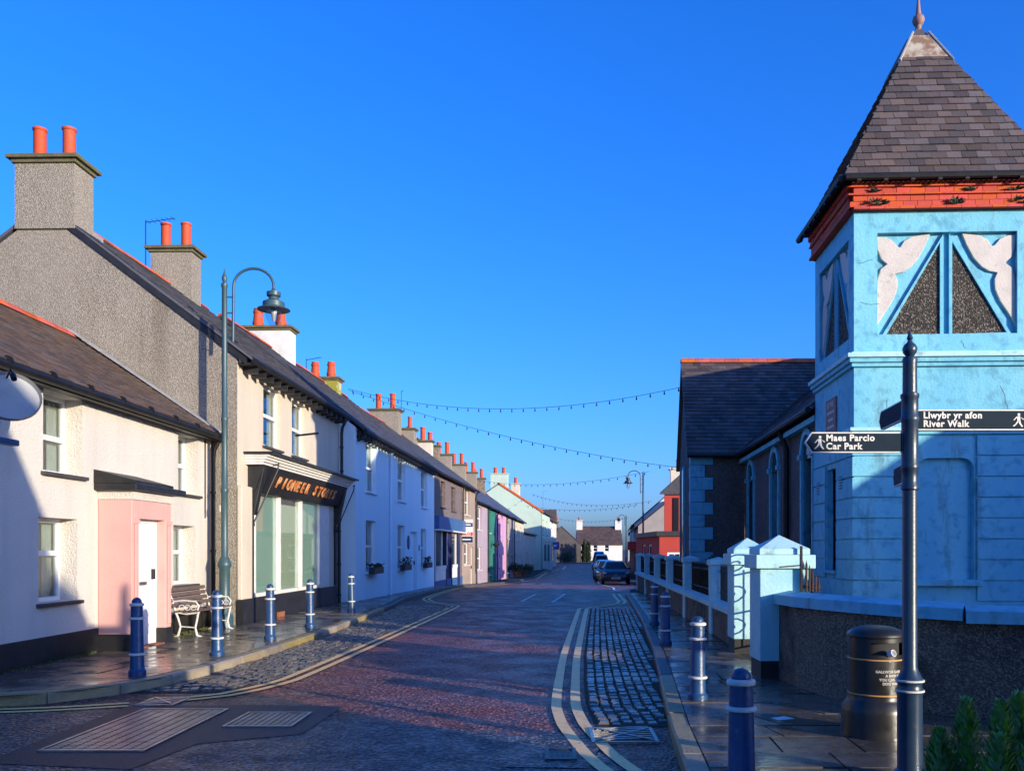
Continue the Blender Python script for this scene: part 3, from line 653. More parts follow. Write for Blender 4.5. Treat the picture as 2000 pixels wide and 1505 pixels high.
# fascia and cornice
f0, f1 = U(13.72), U(18.85)
fa = MB().prism([(f0,-.14,2.78),(f0,-.34,3.30),(f0,-.002,3.30),(f0,-.002,2.78)], (f1-f0,0,0)).build('fascia', 'black_paint', shop)
for i in range(4): MB().box(f0-.12-.02*i, f1+.10+.02*i, -.36-.045*i, -.003, 3.302+.05*i, 3.350+.05*i).build('cornice', 'white_wood', shop)
MB().box(f0-.24, f1+.22, -.60, -.003, 3.502, 3.545).build('cornice_cap', 'black_paint', shop)
tilt = math.atan2(.20, .52); pitch = (f1-f0-1.9)/14
for i, chr_ in enumerate('PIONEER STORES'):
    if chr_ != ' ':
        lm = text_mesh(chr_, .34, 'sign_gold', .012, .28, .010); lo = part('letter', lm, fa)
        lo.matrix_local = Matrix.Translation((f0+.95+pitch*i+(.07 if chr_ == 'I' else 0), -.235, 2.92)) @ Matrix.Rotation(math.pi/2+tilt, 4, 'X') @ Matrix.Diagonal((1.05 if chr_ != 'I' else 1.3, 1, 1, 1))
MB().box(sx0-.02, sx1+.02, -.10, .10, 2.762, 2.80).build('window_head', 'black_paint', shop)
for u in (f0+.12, f1-.12):
    MB().prism([(u-.09,-.12,2.3),(u-.09,-.33,3.26),(u-.09,-.002,3.26),(u-.09,-.002,2.3)], (.18,0,0)).build('console', 'black_paint', shop, bev=.015)
    MB().box(u-.08, u+.08, -.06, -.002, .62, 2.298).build('shop_pilaster', 'black_paint', shop)
for u in (f0+.35, f1+.02):
    a = MB().tube([(u+.35,-.40,3.37),(u,-.52,3.37),(u-.02,-.50,3.22),(u-.30,-.10,2.12)], .016, 6).build('awning_arm', 'black_gloss', shop)
    MB().lathe([(.05,0),(.05,.06)], 8, (u-.30,-.08,2.07)).build('pivot', 'black_gloss', a)
# shop window
mulls = [sx0, U(15.12), U(16.34), sx1-.11]
fr = MB(); fr.box(sx0,sx1,-.03,.10,.622,.70)
for i, m_ in enumerate(mulls): fr.box(m_, m_+(.11 if i else .07), -.04, .10, .702, 2.76)
sw = fr.build('shop_window', 'white_wood', shop)
for i in range(3):
    a = mulls[i] + (.11 if i else .07); b = mulls[i+1]
    MB().box(a, b, .03, .038, .70, 2.76).build('pane', 'clear', sw)
    if i == 1:
        nb = 9
        for j in range(nb): MB().box(a+(b-a)*j/nb+.003, a+(b-a)*(j+1)/nb-.003, .07, .085, .70, 2.62).build('board', 'board_cream', sw)
    else: MB().poly((a-.0,.07,.70),(b+.0,.07,.70),(b+.0,.07,2.76),(a-.0,.07,2.76)).build('blind', 'blind_green', sw)
MB().box(sx0, sx1, -.02, .12, -.5, .62).build('stall_riser', 'black_paint', shop); 
for i in range(4): MB().box(mulls[1]-.1+.1*i, mulls[1]-.008+.1*i, -.07, -.022, .10, .22).build('brick', 'terracotta', shop)
MB().box(f0+.2, sx0-.002, -.02, -.003, .62, 2.76).build('reveal_board', 'white_wood', shop)
MB().box(sx1+.002, U(18.3), -.02, -.003, .62, 2.76).build('reveal_board', 'white_wood', shop); MB().box(sx1+.002, U(18.9), -.03, -.003, -.5, .60).build('plinth', 'black_paint', shop)
for i in range(16): MB().box(.28+i*(L-.3)/16, .36+i*(L-.3)/16, -.29, -.002, 5.08, 5.20).build('rafter_end', 'black_paint', shop)
MB().box(0, L, -.30, -.002, 5.21, 5.24).build('soffit', 'black_paint', shop)
downpipe(shop, L-.12, 2.9, 5.2, v=-.10); downpipe(shop, U(18.9)+.1, 0, 3.0, v=-.06)
MB().tube([(U(16.1),0,4.28),(U(16.1),-.55,4.34)], .025, 6).build('flag_bracket', 'black_gloss', shop)
chimney(shop, -.07, .62, 3.18, 4.36, 7.86, 9.13, 'pebbledash', 2, 'tall', ps=1.0)
chimney(shop, U(17.3), U(17.75), 3.15, 4.2, 7.4, 9.16, 'pebbledash', 2, 'tall'); aerial(shop, U(17.3)-.05, 4.3, 8.7, 1.25, 0, -.75)
MB().prism([(.64,3.0,7.76),(.64,3.8,8.40),(.64,3.8,8.50),(.64,3.0,7.9)], (.03,0,0)).build('flashing', 'lead', shop)

# --- long pale blue house
blue, U, L = house('terrace_house', 'long pale blue house with window boxes and white sashes', (-5.57,19.5), (-5.11,30), 5.12, 8.25, 3.9, 'blue_house', 'slate_blue',
    wins=[(20.45,21.45,3.35,4.82), (24.0,25.05,3.33,4.82), (27.5,28.6,3.32,4.80), (20.45,21.45,.92,2.48), (24.0,24.95,.90,2.46), (27.5,28.45,.88,2.44)],
    doors=[(25.85,26.85,.0,2.28,'blue_house')], rev=.17, over=.25, sill='blue_house', near_detail=True)
for D in (20.45, 24.0, 27.5):
    wdt = 1.0*K*.98; bx = MB().box(U(D)+.05, U(D)+wdt, -.26, -.08, .86, 1.06).build('window_box', 'black_paint', blue)
    mb = MB()
    for i in range(160):
        c = Vector((U(D)+.08+R.random()*(wdt-.1), -.17+R.uniform(-.1,.1), 1.05+R.random()*.16*(1.5 if D > 22 else .5))); a = Vector((R.uniform(-1,1), R.uniform(-1,1), R.uniform(-.3,1)))*.05; b = Vector((R.uniform(-1,1), R.uniform(-1,1), R.uniform(-1,1)))*.03
        mb.poly(c, c+a+b, c+a*1.6, c+a-b)
    mb.build('plants', 'foliage_dark', bx, kind='stuff')
downpipe(blue, U(22.9), -.05, 5.0, 'blue_house', r=.05); downpipe(blue, .12, 5.0, 5.05, 'black_gloss')
MB().lathe([(.21,0),(.21,.03),(.001,.035)], 24).build('plaque', 'navy', blue).matrix_local = Matrix.Translation((U(25.45), -.002, 1.86)) @ Matrix.Rotation(math.pi/2, 4, 'X') @ Matrix.Diagonal((.8,1.25,1,1))
MB().box(U(27.12), U(27.22), -.02, -.002, 1.55, 1.78).build('house_number', 'navy', blue)
for i in range(30): MB().box(.15+i*(L-.3)/30, .22+i*(L-.3)/30, -.25, -.002, 4.80, 4.90).build('rafter_end', 'black_paint', blue)
chimney(blue, U(22.5), U(23.0), 3.2, 4.75, 7.4, 8.85, 'chimney_white', 2, 'fluted', ps=1.15)
chimney(blue, U(27.2), U(27.7), 3.3, 4.6, 7.4, 8.35, 'chimney_moss', 2, 'fluted', ps=1.15); aerial(blue, U(27.1), 4.5, 8.2, 1.0)

# --- the rest of the terrace
FX = lambda D: -5.11 + .0647*(D-30)
g4 = 'terrace houses beyond the blue house'
h4, U, L = house('terrace_house', 'brown pebbledash house over a dark blue shopfront', (FX(30.03),30.03), (FX(36.3),36.3), 5.1, 8.1, 3.9, 'far_brown', 'slate_blue',
    wins=[(31.3,32.2,3.55,4.75,dict(fm='plum_wood')), (33.6,34.6,3.5,4.7,dict(fm='plum_wood'))], extra_ops=[(.2, 7.2, -.1, 2.5)], z0=-1.5)
MB().box(.05, U(36.2), -.22, -.002, 2.5, 3.1).build('fascia', 'shop_blue', h4); MB().box(.0, U(36.25), -.30, -.002, 2.44, 2.50).build('cornice', 'white_wood', h4)
q = MB(); 
for a, b in ((.2,.35),(1.95,2.1),(3.2,3.5),(4.6,4.75),(6.1,6.25)): q.box(a, b, 0, .12, .85, 2.44)
q.box(.2, 2.9, -.05, .14, .70, .85).box(4.55, 6.4, -.05, .14, .70, .85); q = q.build('shop_window', 'white_wood', h4)
MB().box(.35, 2.9, .05, .06, .85, 2.44).build('pane', 'pane', q); MB().box(4.75, 6.1, .05, .06, .85, 2.44).build('pane', 'pane', q)
MB().box(.2, 2.9, -.02, .15, -.7, .699).build('stall_riser', 'far_white', h4); MB().box(4.55, 6.4, -.02, .15, -.7, .699).build('stall_riser', 'far_white', h4)
MB().box(3.0, 4.5, .06, .14, -.7, 2.44).build('door', 'navy', h4); MB().box(6.42, 7.2, -.04, .1, -.7, 2.44).build('door', 'navy', h4)
for s_ in (2.9, 4.45): MB().box(s_, s_+.12, -.05, .12, -.7, 2.44).build('door_post', 'navy', h4)
MB().box(.02, L, -.03, -.003, -.9, .2).build('plinth', 'shop_blue', h4)
chimney(h4, U(35.2), U(35.8), 3.1, 4.6, 7.3, 8.75, 'pebbledash', 2, 'tall', ps=1.2); aerial(h4, U(36.1), 3.2, 8.1, 1.9, .02, -.1)
downpipe(h4, L-.1, 2.6, 5.0)
h5, U, L = house('terrace_house', 'narrow buff house whose upper wall catches the sun', (FX(36.33),36.33), (FX(40.3),40.3), 5.1, 8.05, 3.9, 'far_buff', 'slate_blue',
    wins=[(37.1,38.5,3.5,4.9), (36.9,38.3,.75,1.95)], doors=[(38.8,39.7,-.5,1.75,'far_grey')], z0=-1.8, sill='white_wood')
downpipe(h5, L-.05, .2, 5.0)
chimney(h5, U(38.6), U(39.2), 3.2, 4.4, 7.2, 8.35, 'pebbledash', 2, 'tall', ps=1.0); chimney(h5, U(39.9), U(40.25), 3.4, 4.4, 7.2, 8.0, 'pebbledash', 1, 'tall')
SPEC = [('lavender grey house with two white-framed windows', 40.33, 44.9, 4.5, 'far_lavender', [(40.9,42.6,2.8,4.2),(40.9,42.6,.35,1.75)], [], [(42.6,'far_cream',1), (44.5,'chimney_stone',1)]),
        ('narrow dark green house with hanging planter', 44.93, 48.9, 4.45, 'far_green', [(45.3,46.4,2.7,4.1),(45.3,46.4,-.1,1.5)], [(47.2,48.2,-.8,1.3,'far_green')], [(48.3,'pebbledash',2)]),
        ('lilac pink house with shuttered windows', 48.93, 54.3, 4.4, 'far_pink', [(49.8,51.0,2.6,3.9,dict(fm='far_pink')),(52.3,53.4,-.2,1.2,dict(fm='far_pink'))], [(50.2,51.3,-.9,1.2,'far_pink')], [(53.6,'pebbledash',2)]),
        ('weathered grey house between the pink and cream ones', 54.33, 59.4, 4.35, 'far_grey', [(55.2,56.6,2.5,3.8),(55.2,56.6,-.3,1.1)], [(57.6,58.6,-1,1.1,'far_grey')], [(58.6,'pebbledash',2)]),
        ('cream end house with a bright blue door', 59.43, 68, 4.3, 'far_cream', [(61.0,62.4,2.4,3.7),(64.5,66,2.4,3.7),(64.5,66,-.3,1.1)], [(59.9,61.2,-1,1.2,'shop_blue')], [(63,'chimney_stone',2)])]
for lab, d0, d1, ze, wm, wins, doors, chs in SPEC:
    h, U, L = house('terrace_house', lab, (FX(d0),d0), (FX(d1),d1), ze, ze+2.75, 3.7, wm, 'slate_blue', wins=wins, doors=doors, z0=-2, sill='white_wood', tiles_wh=(.5,.35))
    for D, m_, np_ in chs: chimney(h, U(D)-.3, U(D)+.3, 3.1, 4.3, ze+2, ze+3.75, m_, np_, 'tall', ps=1.25)
    downpipe(h, .06, -1, ze-.1)
    if 'green' in lab:
        p = MB().lathe([(.05,0),(.22,.15),(.25,.25),(.2,.25)], 10).build('hanging_planter', 'black_paint', h); p.location = (1.9, -.35, 1.75); 
        mb = MB()
        for i in range(120):
            c = Vector((R.uniform(-.3,.3), R.uniform(-.3,.3), .22+R.uniform(-.1,.2))); a = Vector((R.uniform(-1,1), R.uniform(-1,1), R.uniform(-1,1)))*.08; b = Vector((R.uniform(-1,1), R.uniform(-1,1), R.uniform(-1,1)))*.05; mb.poly(c, c+a, c+a+b)
        mb.build('plants', 'foliage_dark', p, kind='stuff'); MB().tube([(0,.35,.9),(0,0,.9),(0,0,.25)], .015, 5).build('bracket', 'wire', p)
lowh, U, L = house('low_house', 'low cream house with a short slate roof before the mint gable', (FX(68.05),68.05), (-1.75,78.9), 3.3, 4.9, 3, 'far_cream', 'slate_blue', wins=[(69.5,71,.0,1.4),(74,75.5,.0,1.4)], doors=[(72,73,-1,1.2,'far_grey')], z0=-2, slates=False)
mint, U, L = house('mint_house', 'tall mint green house whose gable stands above the terrace', (-1.15,80), (-.1,92), 6.1, 9.3, 4.9, 'far_mint', 'slate_far', wins=[(82,84,3.4,5.2),(87,89,3.4,5.2)], z0=-2, slates=False)
chimney(mint, .05, .95, 3.9, 5.9, 8.2, 10.4, 'far_mint', 2, 'short', ps=1.7, capm='far_mint'); chimney(mint, 5, 5.8, 3.0, 4.0, 7.6, 9.6, 'far_cream', 1, 'short', ps=1.7, capm='far_cream')
MB().prism([(-.10,-.35,5.85),(-.10,4.9,9.25),(-.10,4.9,9.5),(-.10,-.35,6.1)], (.08,0,0)).build('verge_board', 'ridge_red', mint); downpipe(mint, .4, -1, 6, 'far_grey')
bay = MB().box(3.5, 6.5, -1.0, -.002, -1.6, 2.5).build('shopfront', 'far_white', mint)
MB().box(3.4, 6.6, -1.15, -.002, 2.5, 3.0).build('fascia', 'far_mint', bay); MB().box(3.44, 3.498, -.85, -.15, .2, 2.2).build('pane', 'pane_teal', bay); MB().box(3.9, 6.1, -1.06, -1.002, .2, 2.2).build('pane', 'pane_teal', bay)
for v_ in (-.9, -.5, -.1): MB().box(3.38, 3.438, v_-.05, v_+.05, -1.5, 2.45).build('glazing_bar', 'white_wood', bay)
gabl, U, L = house('white_shop', 'white shop with dark gabled dormer past the mint house', (-.08,92.1), (.9,103), 5.6, 8.4, 4, 'far_white', 'slate_far', wins=[(94,96,3,4.6),(99,101,3,4.6),(94.5,97.5,-.2,2)], doors=[(98.5,100,-.8,1.5,'navy')], z0=-2, slates=False)
MB().prism([(3,-.6,5.4),(5,-.6,7.2),(7,-.6,5.4)], (0,3,0)).build('dormer', 'slate_far', gabl); aerial(gabl, 1.0, 1.0, 6.5, 3.0)

def bb_house(name, label, x0, x1, D, dep, ze, zr, wm, rm, wins=(), cat='house', z0=-2, axis='x'):
    """house whose long front faces the camera's end of the street"""
    t = thing(name, label, cat, W(x0, D, 0)); Lx = x1-x0; mb = MB()
    ops = [(a-x0, b-x0, c, d) for a, b, c, d in wins]
    wall_open(mb, (0,0,0), (1,0,0), (0,1,0), Lx, z0, ze, ops, .15)
    if axis == 'x':
        for u in (0, Lx): mb.poly((u,0,z0),(u,dep,z0),(u,dep,ze),(u,dep/2,zr),(u,0,ze))
        mb.poly((0,dep,z0),(Lx,dep,z0),(Lx,dep,ze),(0,dep,ze)); mb.build('wall', wm, t)
        s = (zr-ze)/(dep/2); rb = MB(); rb.prism([(-.1,-.25,ze-.25*s),(Lx+.1,-.25,ze-.25*s),(Lx+.1,dep/2,zr),(-.1,dep/2,zr)], (0,0,.1)); rb.prism([(-.1,dep/2+.001,zr),(Lx+.1,dep/2+.001,zr),(Lx+.1,dep+.25,ze-.25*s),(-.1,dep+.25,ze-.25*s)], (0,0,.1))
    else:
        mb.poly((0,0,ze),(Lx,0,ze),(Lx/2,0,zr)); mb.poly((0,dep,ze),(Lx,dep,ze),(Lx/2,dep,zr)); mb.poly((0,0,z0),(0,dep,z0),(0,dep,ze),(0,0,ze)); mb.poly((Lx,0,z0),(Lx,dep,z0),(Lx,dep,ze),(Lx,0,ze)); mb.build('wall', wm, t)
        s = (zr-ze)/(Lx/2); rb = MB(); rb.prism([(-.25,-.1,ze-.25*s),(Lx/2,-.1,zr),(Lx/2,dep,zr),(-.25,dep,ze-.25*s)], (0,0,.1)); rb.prism([(Lx/2+.001,-.1,zr),(Lx+.25,-.1,ze-.25*s),(Lx+.25,dep,ze-.25*s),(Lx/2+.001,dep,zr)], (0,0,.1))
    ro = rb.build('roof', rm, t)
    if axis == 'x' and D > 100: tiles(ro, (-.1,-.27,ze-.25*s+.1), (1,0,0), (0,dep/2+.25,zr-ze+.25*s), [(0,0),(Lx+.2,0),(Lx+.2,math.hypot(dep/2+.25,zr-ze+.25*s)),(0,math.hypot(dep/2+.25,zr-ze+.25*s))], .6, .4, rm, thick=.03)
    for a, b, c, d in ops: window(t, a, b, c, d, .15, clear=False, curtain=False, sill='white_wood', fw=.09)
    return t
dk = bb_house('stone_house', 'dark stone house end-on at the junction with brick chimneys', -1.5, 5.3, 118, 12, 2.5, 5.6, 'far_stone', 'slate_far', axis='y')
chimney(dk, 1.0, 2.9, .2, 1.2, 3.5, 6.3, 'chimney_stone', 4, 'tall', ps=1.5, along='u'); chimney(dk, .0, 1.2, 5, 6, 3.5, 6.2, 'chimney_stone', 2, 'tall', ps=1.5, along='u')
ew = bb_house('end_cottage', 'long white cottage with brown roof closing the street', 5.2, 13.8, 131, 10, 2.6, 6.1, 'far_white', 'slate_far', wins=[(8.2,9.0,1.2,2.5),(10.4,11.2,1.2,2.5),(8.2,9.0,-.8,.6)])
chimney(ew, -.1, 1.1, 3.9, 6.1, 4.5, 7.2, 'far_white', 1, 'short', ps=1.6, capm='far_cream'); chimney(ew, 7.5, 8.8, 3.9, 6.1, 4.5, 7.2, 'far_white', 1, 'short', ps=1.6, capm='far_cream')

# right-hand street beyond the chapel (house() runs from the far end towards the camera on this side)
def rhouse(name, label, near, far, *a, **k):
    k.setdefault('slates', False); return house(name, label, far, near, *a, **k)
red = thing('red_shop', 'bright red corner building with flat-roofed shop and white windows', 'building', W(6.15, 40, 0))
mb = MB(); c = [(6.15,38.5),(5.72,45.5),(8.6,45.5),(8.6,38.5)]
A, B, C_, D_ = [W(x, d, 0) - red.location for x, d in c]
Uw = (A-B); Lw = Uw.length
wall_open(mb, B, Uw, (1,0,0), Lw, -1.5, 2.35, [(Lw*.30,Lw*.44,.25,1.9),(Lw*.55,Lw*.70,.25,1.9)], .12)
Uf = (D_-A); Lf = Uf.length
wall_open(mb, A, Uf, (0,1,0), Lf, -1.5, 2.35, [(.45,1.25,.35,1.45)], .12); mb.build('wall', 'far_red', red)
MB().prism([A+Vector((-.18,-.18,2.35)), D_+Vector((0,-.18,2.35)), C_+Vector((0,.1,2.35)), B+Vector((-.18,.1,2.35))], (0,0,.28)).build('flat_roof', 'black_paint', red)
def wfix(o, base, U_):
    o.matrix_local = Matrix.Translation(base) @ Matrix.Rotation(math.atan2(U_.y, U_.x), 4, 'Z')
for a, b in ((Lw*.30,Lw*.44),(Lw*.55,Lw*.70)): wfix(window(red, a, b, .25, 1.9, .12, clear=False, curtain=False, sill='white_wood', fw=.10), B, Uw)
wfix(window(red, .45, 1.25, .35, 1.45, .12, clear=False, curtain=False, sill='white_wood', fw=.11, mull=True), A, Uf)
MB().obox(A+Vector((-.02,-.02,-1.5)), (-.001,0,0), Vector(-Uw), (0,0,.85)).build('plinth', 'navy', red)
up = [W(x, d, 0) - red.location for x, d in ((6.85,41),(7.25,43.5),(11,43.5),(11,41))]
MB().prism([p+Vector((0,0,2.64)) for p in up], (0,0,2.3)).build('upper_wall', 'far_red', red)
MB().box(*(lambda p: (p.x+.52, p.x+.85, p.y-.06, p.y-.003, 2.7, 4.7))(up[0])).build('window', 'pane', red)
MB().prism([up[0]+Vector((-.3,-.2,4.9)), up[3]+Vector((0,-.2,4.9)), up[2]+Vector((0,-4,7.0)), up[1]+Vector((1.6,-4,7.0))], (0,0,.1)).build('roof', 'slate_blue', red)
chimney(red, up[0].x+2.0, up[0].x+2.6, up[0].y+1.5, up[0].y+2.1, 5.0, 6.2, 'pebbledash', 1, 'short')
r1, U, L = rhouse('street_house', 'white house with grey slate roof behind the red shop', (6.3,49), (7.8,64), 3.3, 6.1, 3.4, 'far_grey', 'slate_blue', wins=[(60,58,1.8,3.0),(54,52,1.8,3.0)] and [], z0=-2)
sh = MB().box(1.5, 9, -.5, -.002, -1.5, 1.6).build('shopfront', 'pane_teal', r1); MB().box(1.4, 12, -.62, -.002, 1.6, 2.1).build('fascia', 'far_white', sh); MB().box(13, 15.5, -.7, -.002, 1.55, 2.2).build('shop_sign', 'red_sign', sh)
chimney(r1, L-2.2, L-1.4, 2.4, 3.6, 5.2, 7.4, 'far_cream', 1, 'short', ps=1.5, capm='far_cream')
r2, U, L = rhouse('street_house', 'grey-white house with a pale slate roof farther down the street', (7.9,64.2), (10.0,86), 4.0, 7.2, 3.6, 'far_white', 'slate_blue', z0=-2)
r3, U, L = rhouse('street_house', 'small rendered house beside the far lamp post', (10.1,86.2), (12.4,106), 3.8, 6.2, 3.4, 'far_grey', 'slate_blue', z0=-2)
for h in (r2, r3):
    for i, u in enumerate((3, 9, 15)): 
        for z_ in (1.9, -.8): MB().box(u, u+1.1, -.03, -.003, z_, z_+1.3).build('window', 'pane', h)

# houses behind the camera, whose shadows fall into the view
bh = bb_house('corner_house', 'gabled house behind the viewer whose shadow falls across the cottage', 1.2, 8.7, -10, 9.8*K, 3.8, 7.25, 'far_cream', 'slate_blue', axis='y')
yard = bb_house('chapel_house', 'low house right of the chapel yard that shades the tower', 12.0, 18.0, 4.7, 5.2*K, 3.3, 5.35, 'far_cream', 'slate_blue', axis='y')

bb_house('wall_shade_block', 'added block out of view that shades the curved wall', 5.9, 7.6, 4.0, 1.35*K, 1.65, 1.95, 'wood_seat', 'slate_blue', cat='shade block', z0=-.1)  # unseen block added to keep the sun off the curved wall

# ------------------------------------------------------------------ chapel with its corner tower
ca = -math.atan(.057/K)
ch = thing('chapel', 'light blue chapel tower with slate spire and dark rendered nave', 'chapel', W(4.67, 10.5, 0), ca)
CI = (Matrix.Translation(ch.location) @ Matrix.Rotation(ca, 4, 'Z')).inverted()
Lc = lambda x, D, z: CI @ W(x, D, z)
TW, TD = 2.8, 2.34
nx0, nx1, nz0, nz1 = .96, 1.81, 1.14, 3.0
px0, px1, pz0, pz1 = .355, 2.46, 4.90, 6.46
tb = MB(); wall_open(tb, (0,0,0), (1,0,0), (0,1,0), TW, -.2, 6.78, [(nx0,nx1,nz0,nz1),(px0,px1,pz0,pz1)], .10)
sc_ = TD/TW
lw0, lw1, lz0, lz1 = .80, 1.42, 1.25, 2.95     # window on street face, u runs from the far edge to the near edge
wall_open(tb, (0,TD,0), (0,-1,0), (1,0,0), TD, -.2, 6.78, [(lw0,lw1,lz0,lz1),(px0*sc_,px1*sc_,pz0,pz1)], .10)
tb.poly((TW,0,-.2),(TW,TD,-.2),(TW,TD,6.78),(TW,0,6.78)); tb.poly((0,TD,-.2),(TW,TD,-.2),(TW,TD,6.78),(0,TD,6.78))
tb.box(nx0-.05, nx1+.05, .095, .13, nz0-.05, nz1+.05)
tower = tb.build('tower_wall', 'chapel_blue', ch)
for s in (0, 1):                                 # rounded niche shoulders
    cx = nx0 if not s else nx1; sg = 1 if not s else -1; rr = .17
    arc = [(cx+sg*(rr-rr*math.sin(a)), -.002, nz1-rr+rr*math.cos(a)) for a in [math.pi/2*i/6 for i in range(7)]]
    MB().prism([(cx,-.002,nz1)]+arc, (0,.10,0)).build('niche_shoulder', 'chapel_blue', tower)
MB().box(nx0-.10, nx1+.10, -.10, .09, nz0-.10, nz0-.002).build('niche_sill', 'chapel_blue', tower, bev=.012)
# sunk panels with white scrolls and pebble triangles
LEAF = [(330,990),(365,992),(395,1005),(415,1030),(428,1036),(445,1008),(480,990),(552,981),(532,1030),(503,1085),(470,1122),(440,1140),(406,1147),(418,1175),(415,1218),(395,1265),(362,1315),(328,1370),(329,1230),(334,1165),(348,1125),(374,1106),(350,1085),(334,1045)]
def zx(x, y): px, py = 1560+x/2.15, y/2.15; return (px-1668)*.00788+.0, 1.6+(1072-py)*.00788
leafL = [zx(x, y) for x, y in LEAF]; leafR = [zx(1234-x, y) for x, y in LEAF][::-1]
triL = [zx(592,1018), zx(366,1410), zx(592,1406)]; triR = [zx(642,1015), zx(642,1402), zx(866,1398)]
def panel(O, Uv, Vv, s):
    O, Uv, Vv = Vector(O), Vector(Uv), Vector(Vv); P = lambda x, z, v: O + Uv*(x*s) + Vv*v + Vector((0,0,z))
    MB().prism([P(px0-.03,pz0-.03,.095),P(px1+.03,pz0-.03,.095),P(px1+.03,pz1+.03,.095),P(px0-.03,pz1+.03,.095)], Vv*.03).build('panel_back', 'chapel_blue', tower)
    for l in (leafL, leafR): MB().prism([P(x, z, .05) for x, z in l], Vv*.05).build('scroll', 'leaf_white', tower, bev=.01)
    for t_ in (triL, triR):
        MB().prism([P(x, z, .078) for x, z in t_], Vv*.018).build('pebble_panel', 'pebble_black', tower)
        cx = sum(p[0] for p in t_)/3; cz = sum(p[1] for p in t_)/3
        for a, b in zip(t_, t_[1:]+t_[:1]):
            o = [(cx+(p[0]-cx)*1.17, cz+(p[1]-cz)*1.13) for p in (a, b)]
            MB().prism([P(*a,.045), P(*b,.045), P(*o[1],.045), P(*o[0],.045)], Vv*.05).build('panel_rib', 'chapel_blue', tower)
panel((0,0,0), (1,0,0), (0,1,0), 1); panel((0,TD,0), (0,-1,0), (1,0,0), sc_)
def band(z0, z1, pr, m='chapel_blue', name='string_course'):
    return MB().box(-pr, TW+pr, -pr, TD, z0, z1).build(name, m, tower, bev=.008)
band(4.40,4.46,.05); band(4.462,4.53,.09); band(4.532,4.60,.13, 'chapel_pale', 'cornice'); band(4.602,4.63,.05, 'chapel_pale', 'cornice')
band(3.36,3.41,.05); band(3.412,3.47,.08, 'chapel_pale')
zt = 3.35; ci = 0
while zt > .1:                                   # rusticated courses
    zb = zt-.318; segs = [(-.032, TW+.032)]
    if zb < nz1+.06 and zt > nz0-.12: segs = [(-.032, nx0-.04), (nx1+.04, TW+.032)]
    for a, b in segs:
        if ci % 3 == 0 and b-a > 2: cut = [a, a+(b-a)*.62, b]
        else: cut = [a, b]
        for p, q in zip(cut, cut[1:]): MB().box(p+(.0 if p == a else .006), q-(.0 if q == b else .006), -.032, .05, zb+.012, zt-.012).build('block', 'chapel_blue', tower)
    segs = [(.0, TD-.05)]
    if zb < lz1+.02 and zt > lz0-.12: segs = [(0, lw0-.03), (lw1+.03, TD-.05)]
    for a, b in segs:
        k = 3 if b-a > 1 else 2; off = .25 if ci % 2 else .5
        cut = [a] + [a+(b-a)*(i+off)/k for i in range(k) if 0 < (i+off)/k < 1] + [b] if ci < 3 else [a, b]
        for p, q in zip(cut, cut[1:]): MB().box(-.032, .05, TD-q+(.006 if q != b else 0), TD-p-(.006 if p != a else 0), zb+.012, zt-.012).build('block', 'chapel_blue', tower)
    zt = zb; ci += 1
tw_ = window(tower, lw0, lw1, lz0, lz1, .22, clear=False, curtain=False, sill='chapel_blue', mid=0, fw=.07); wfix(tw_, Vector((0,TD,0)), Vector((0,-1,0)))
for u in (.35, 1.75):
    v_ = MB().box(-.04, -.0325, TD-u-.08, TD-u+.08, 2.55, 2.80).build('air_vent', 'chapel_blue', tower)
    for i in range(5): MB().box(-.046, -.0405, TD-u-.06, TD-u+.06, 2.57+i*.045, 2.59+i*.045).build('louvre', 'black_paint', v_)
pq = MB().box(-.03, -.002, TD-1.42, TD-.82, 3.55, 4.12).build('plaque', 'stone_red', tower)
part('lettering', text_mesh('BETHEL', .115, 'leaf_white', .002, offset=.002, align='CENTER'), pq, (-.033, TD-1.12, 3.98), (math.pi/2, 0, -math.pi/2))
for i, hw in enumerate((.22, .14, .20)): MB().box(-.033, -.0305, TD-1.12-hw, TD-1.12+hw, 3.87-.12*i, 3.91-.12*i).build('worn_print', 'leaf_white', pq)
for x_, z_, dx, dz, k_ in ((1.62,4.80,.10,-.16,5),(.05,6.0,.28,.05,5),(.10,5.4,.30,-.04,4),(2.2,4.1,.12,-.35,6),(.5,3.9,.05,-.3,5)):
    mb = MB(); p = Vector((x_, -.0025, z_))
    for i in range(k_):
        q = p + Vector((dx/k_+R.uniform(-.02,.02), 0, dz/k_+R.uniform(-.02,.02))); nn = Vector((-(q-p).z, 0, (q-p).x)).normalized()*.004; mb.poly(p-nn, q-nn*.6, q+nn*.6, p+nn); p = q
    mb.build('crack', 'black_paint', tower)
# red brick frieze
fz = MB().box(-.03, TW+.03, -.03, TD, 6.782, 7.24).build('brick_frieze', 'mortar_red', tower)
def bricks(axis):
    z = 6.79
    Lb = TW+.06 if axis == 'x' else TD+.03
    for r, (hh, pr, bl) in enumerate(((.045,.085,.23),(.085,.05,.215),(.085,.05,.215),(.03,.085,.3),(.085,.065,.215),(.03,.10,.3),(.055,.10,.075))):
        a = -(bl/2 if r % 2 else 0)
        while a < Lb:
            p, q = max(a, -pr), min(a+bl-.007, Lb-.002)
            if r == 6: q = a+.048
            if q-p > .02:
                if axis == 'x': MB().box(-.03+p, -.03+q, -.03-pr+R.uniform(-.003,.003), .02, z, z+hh-.006).build('brick', 'brick_red', fz)
                elif r != 6 or True: MB().box(-.03-pr+R.uniform(-.003,.003), .02, max(-.03+p, .021), -.03+q, z, z+hh-.006).build('brick', 'brick_red', fz)
            a += bl
        z += hh
bricks('x'); bricks('y')
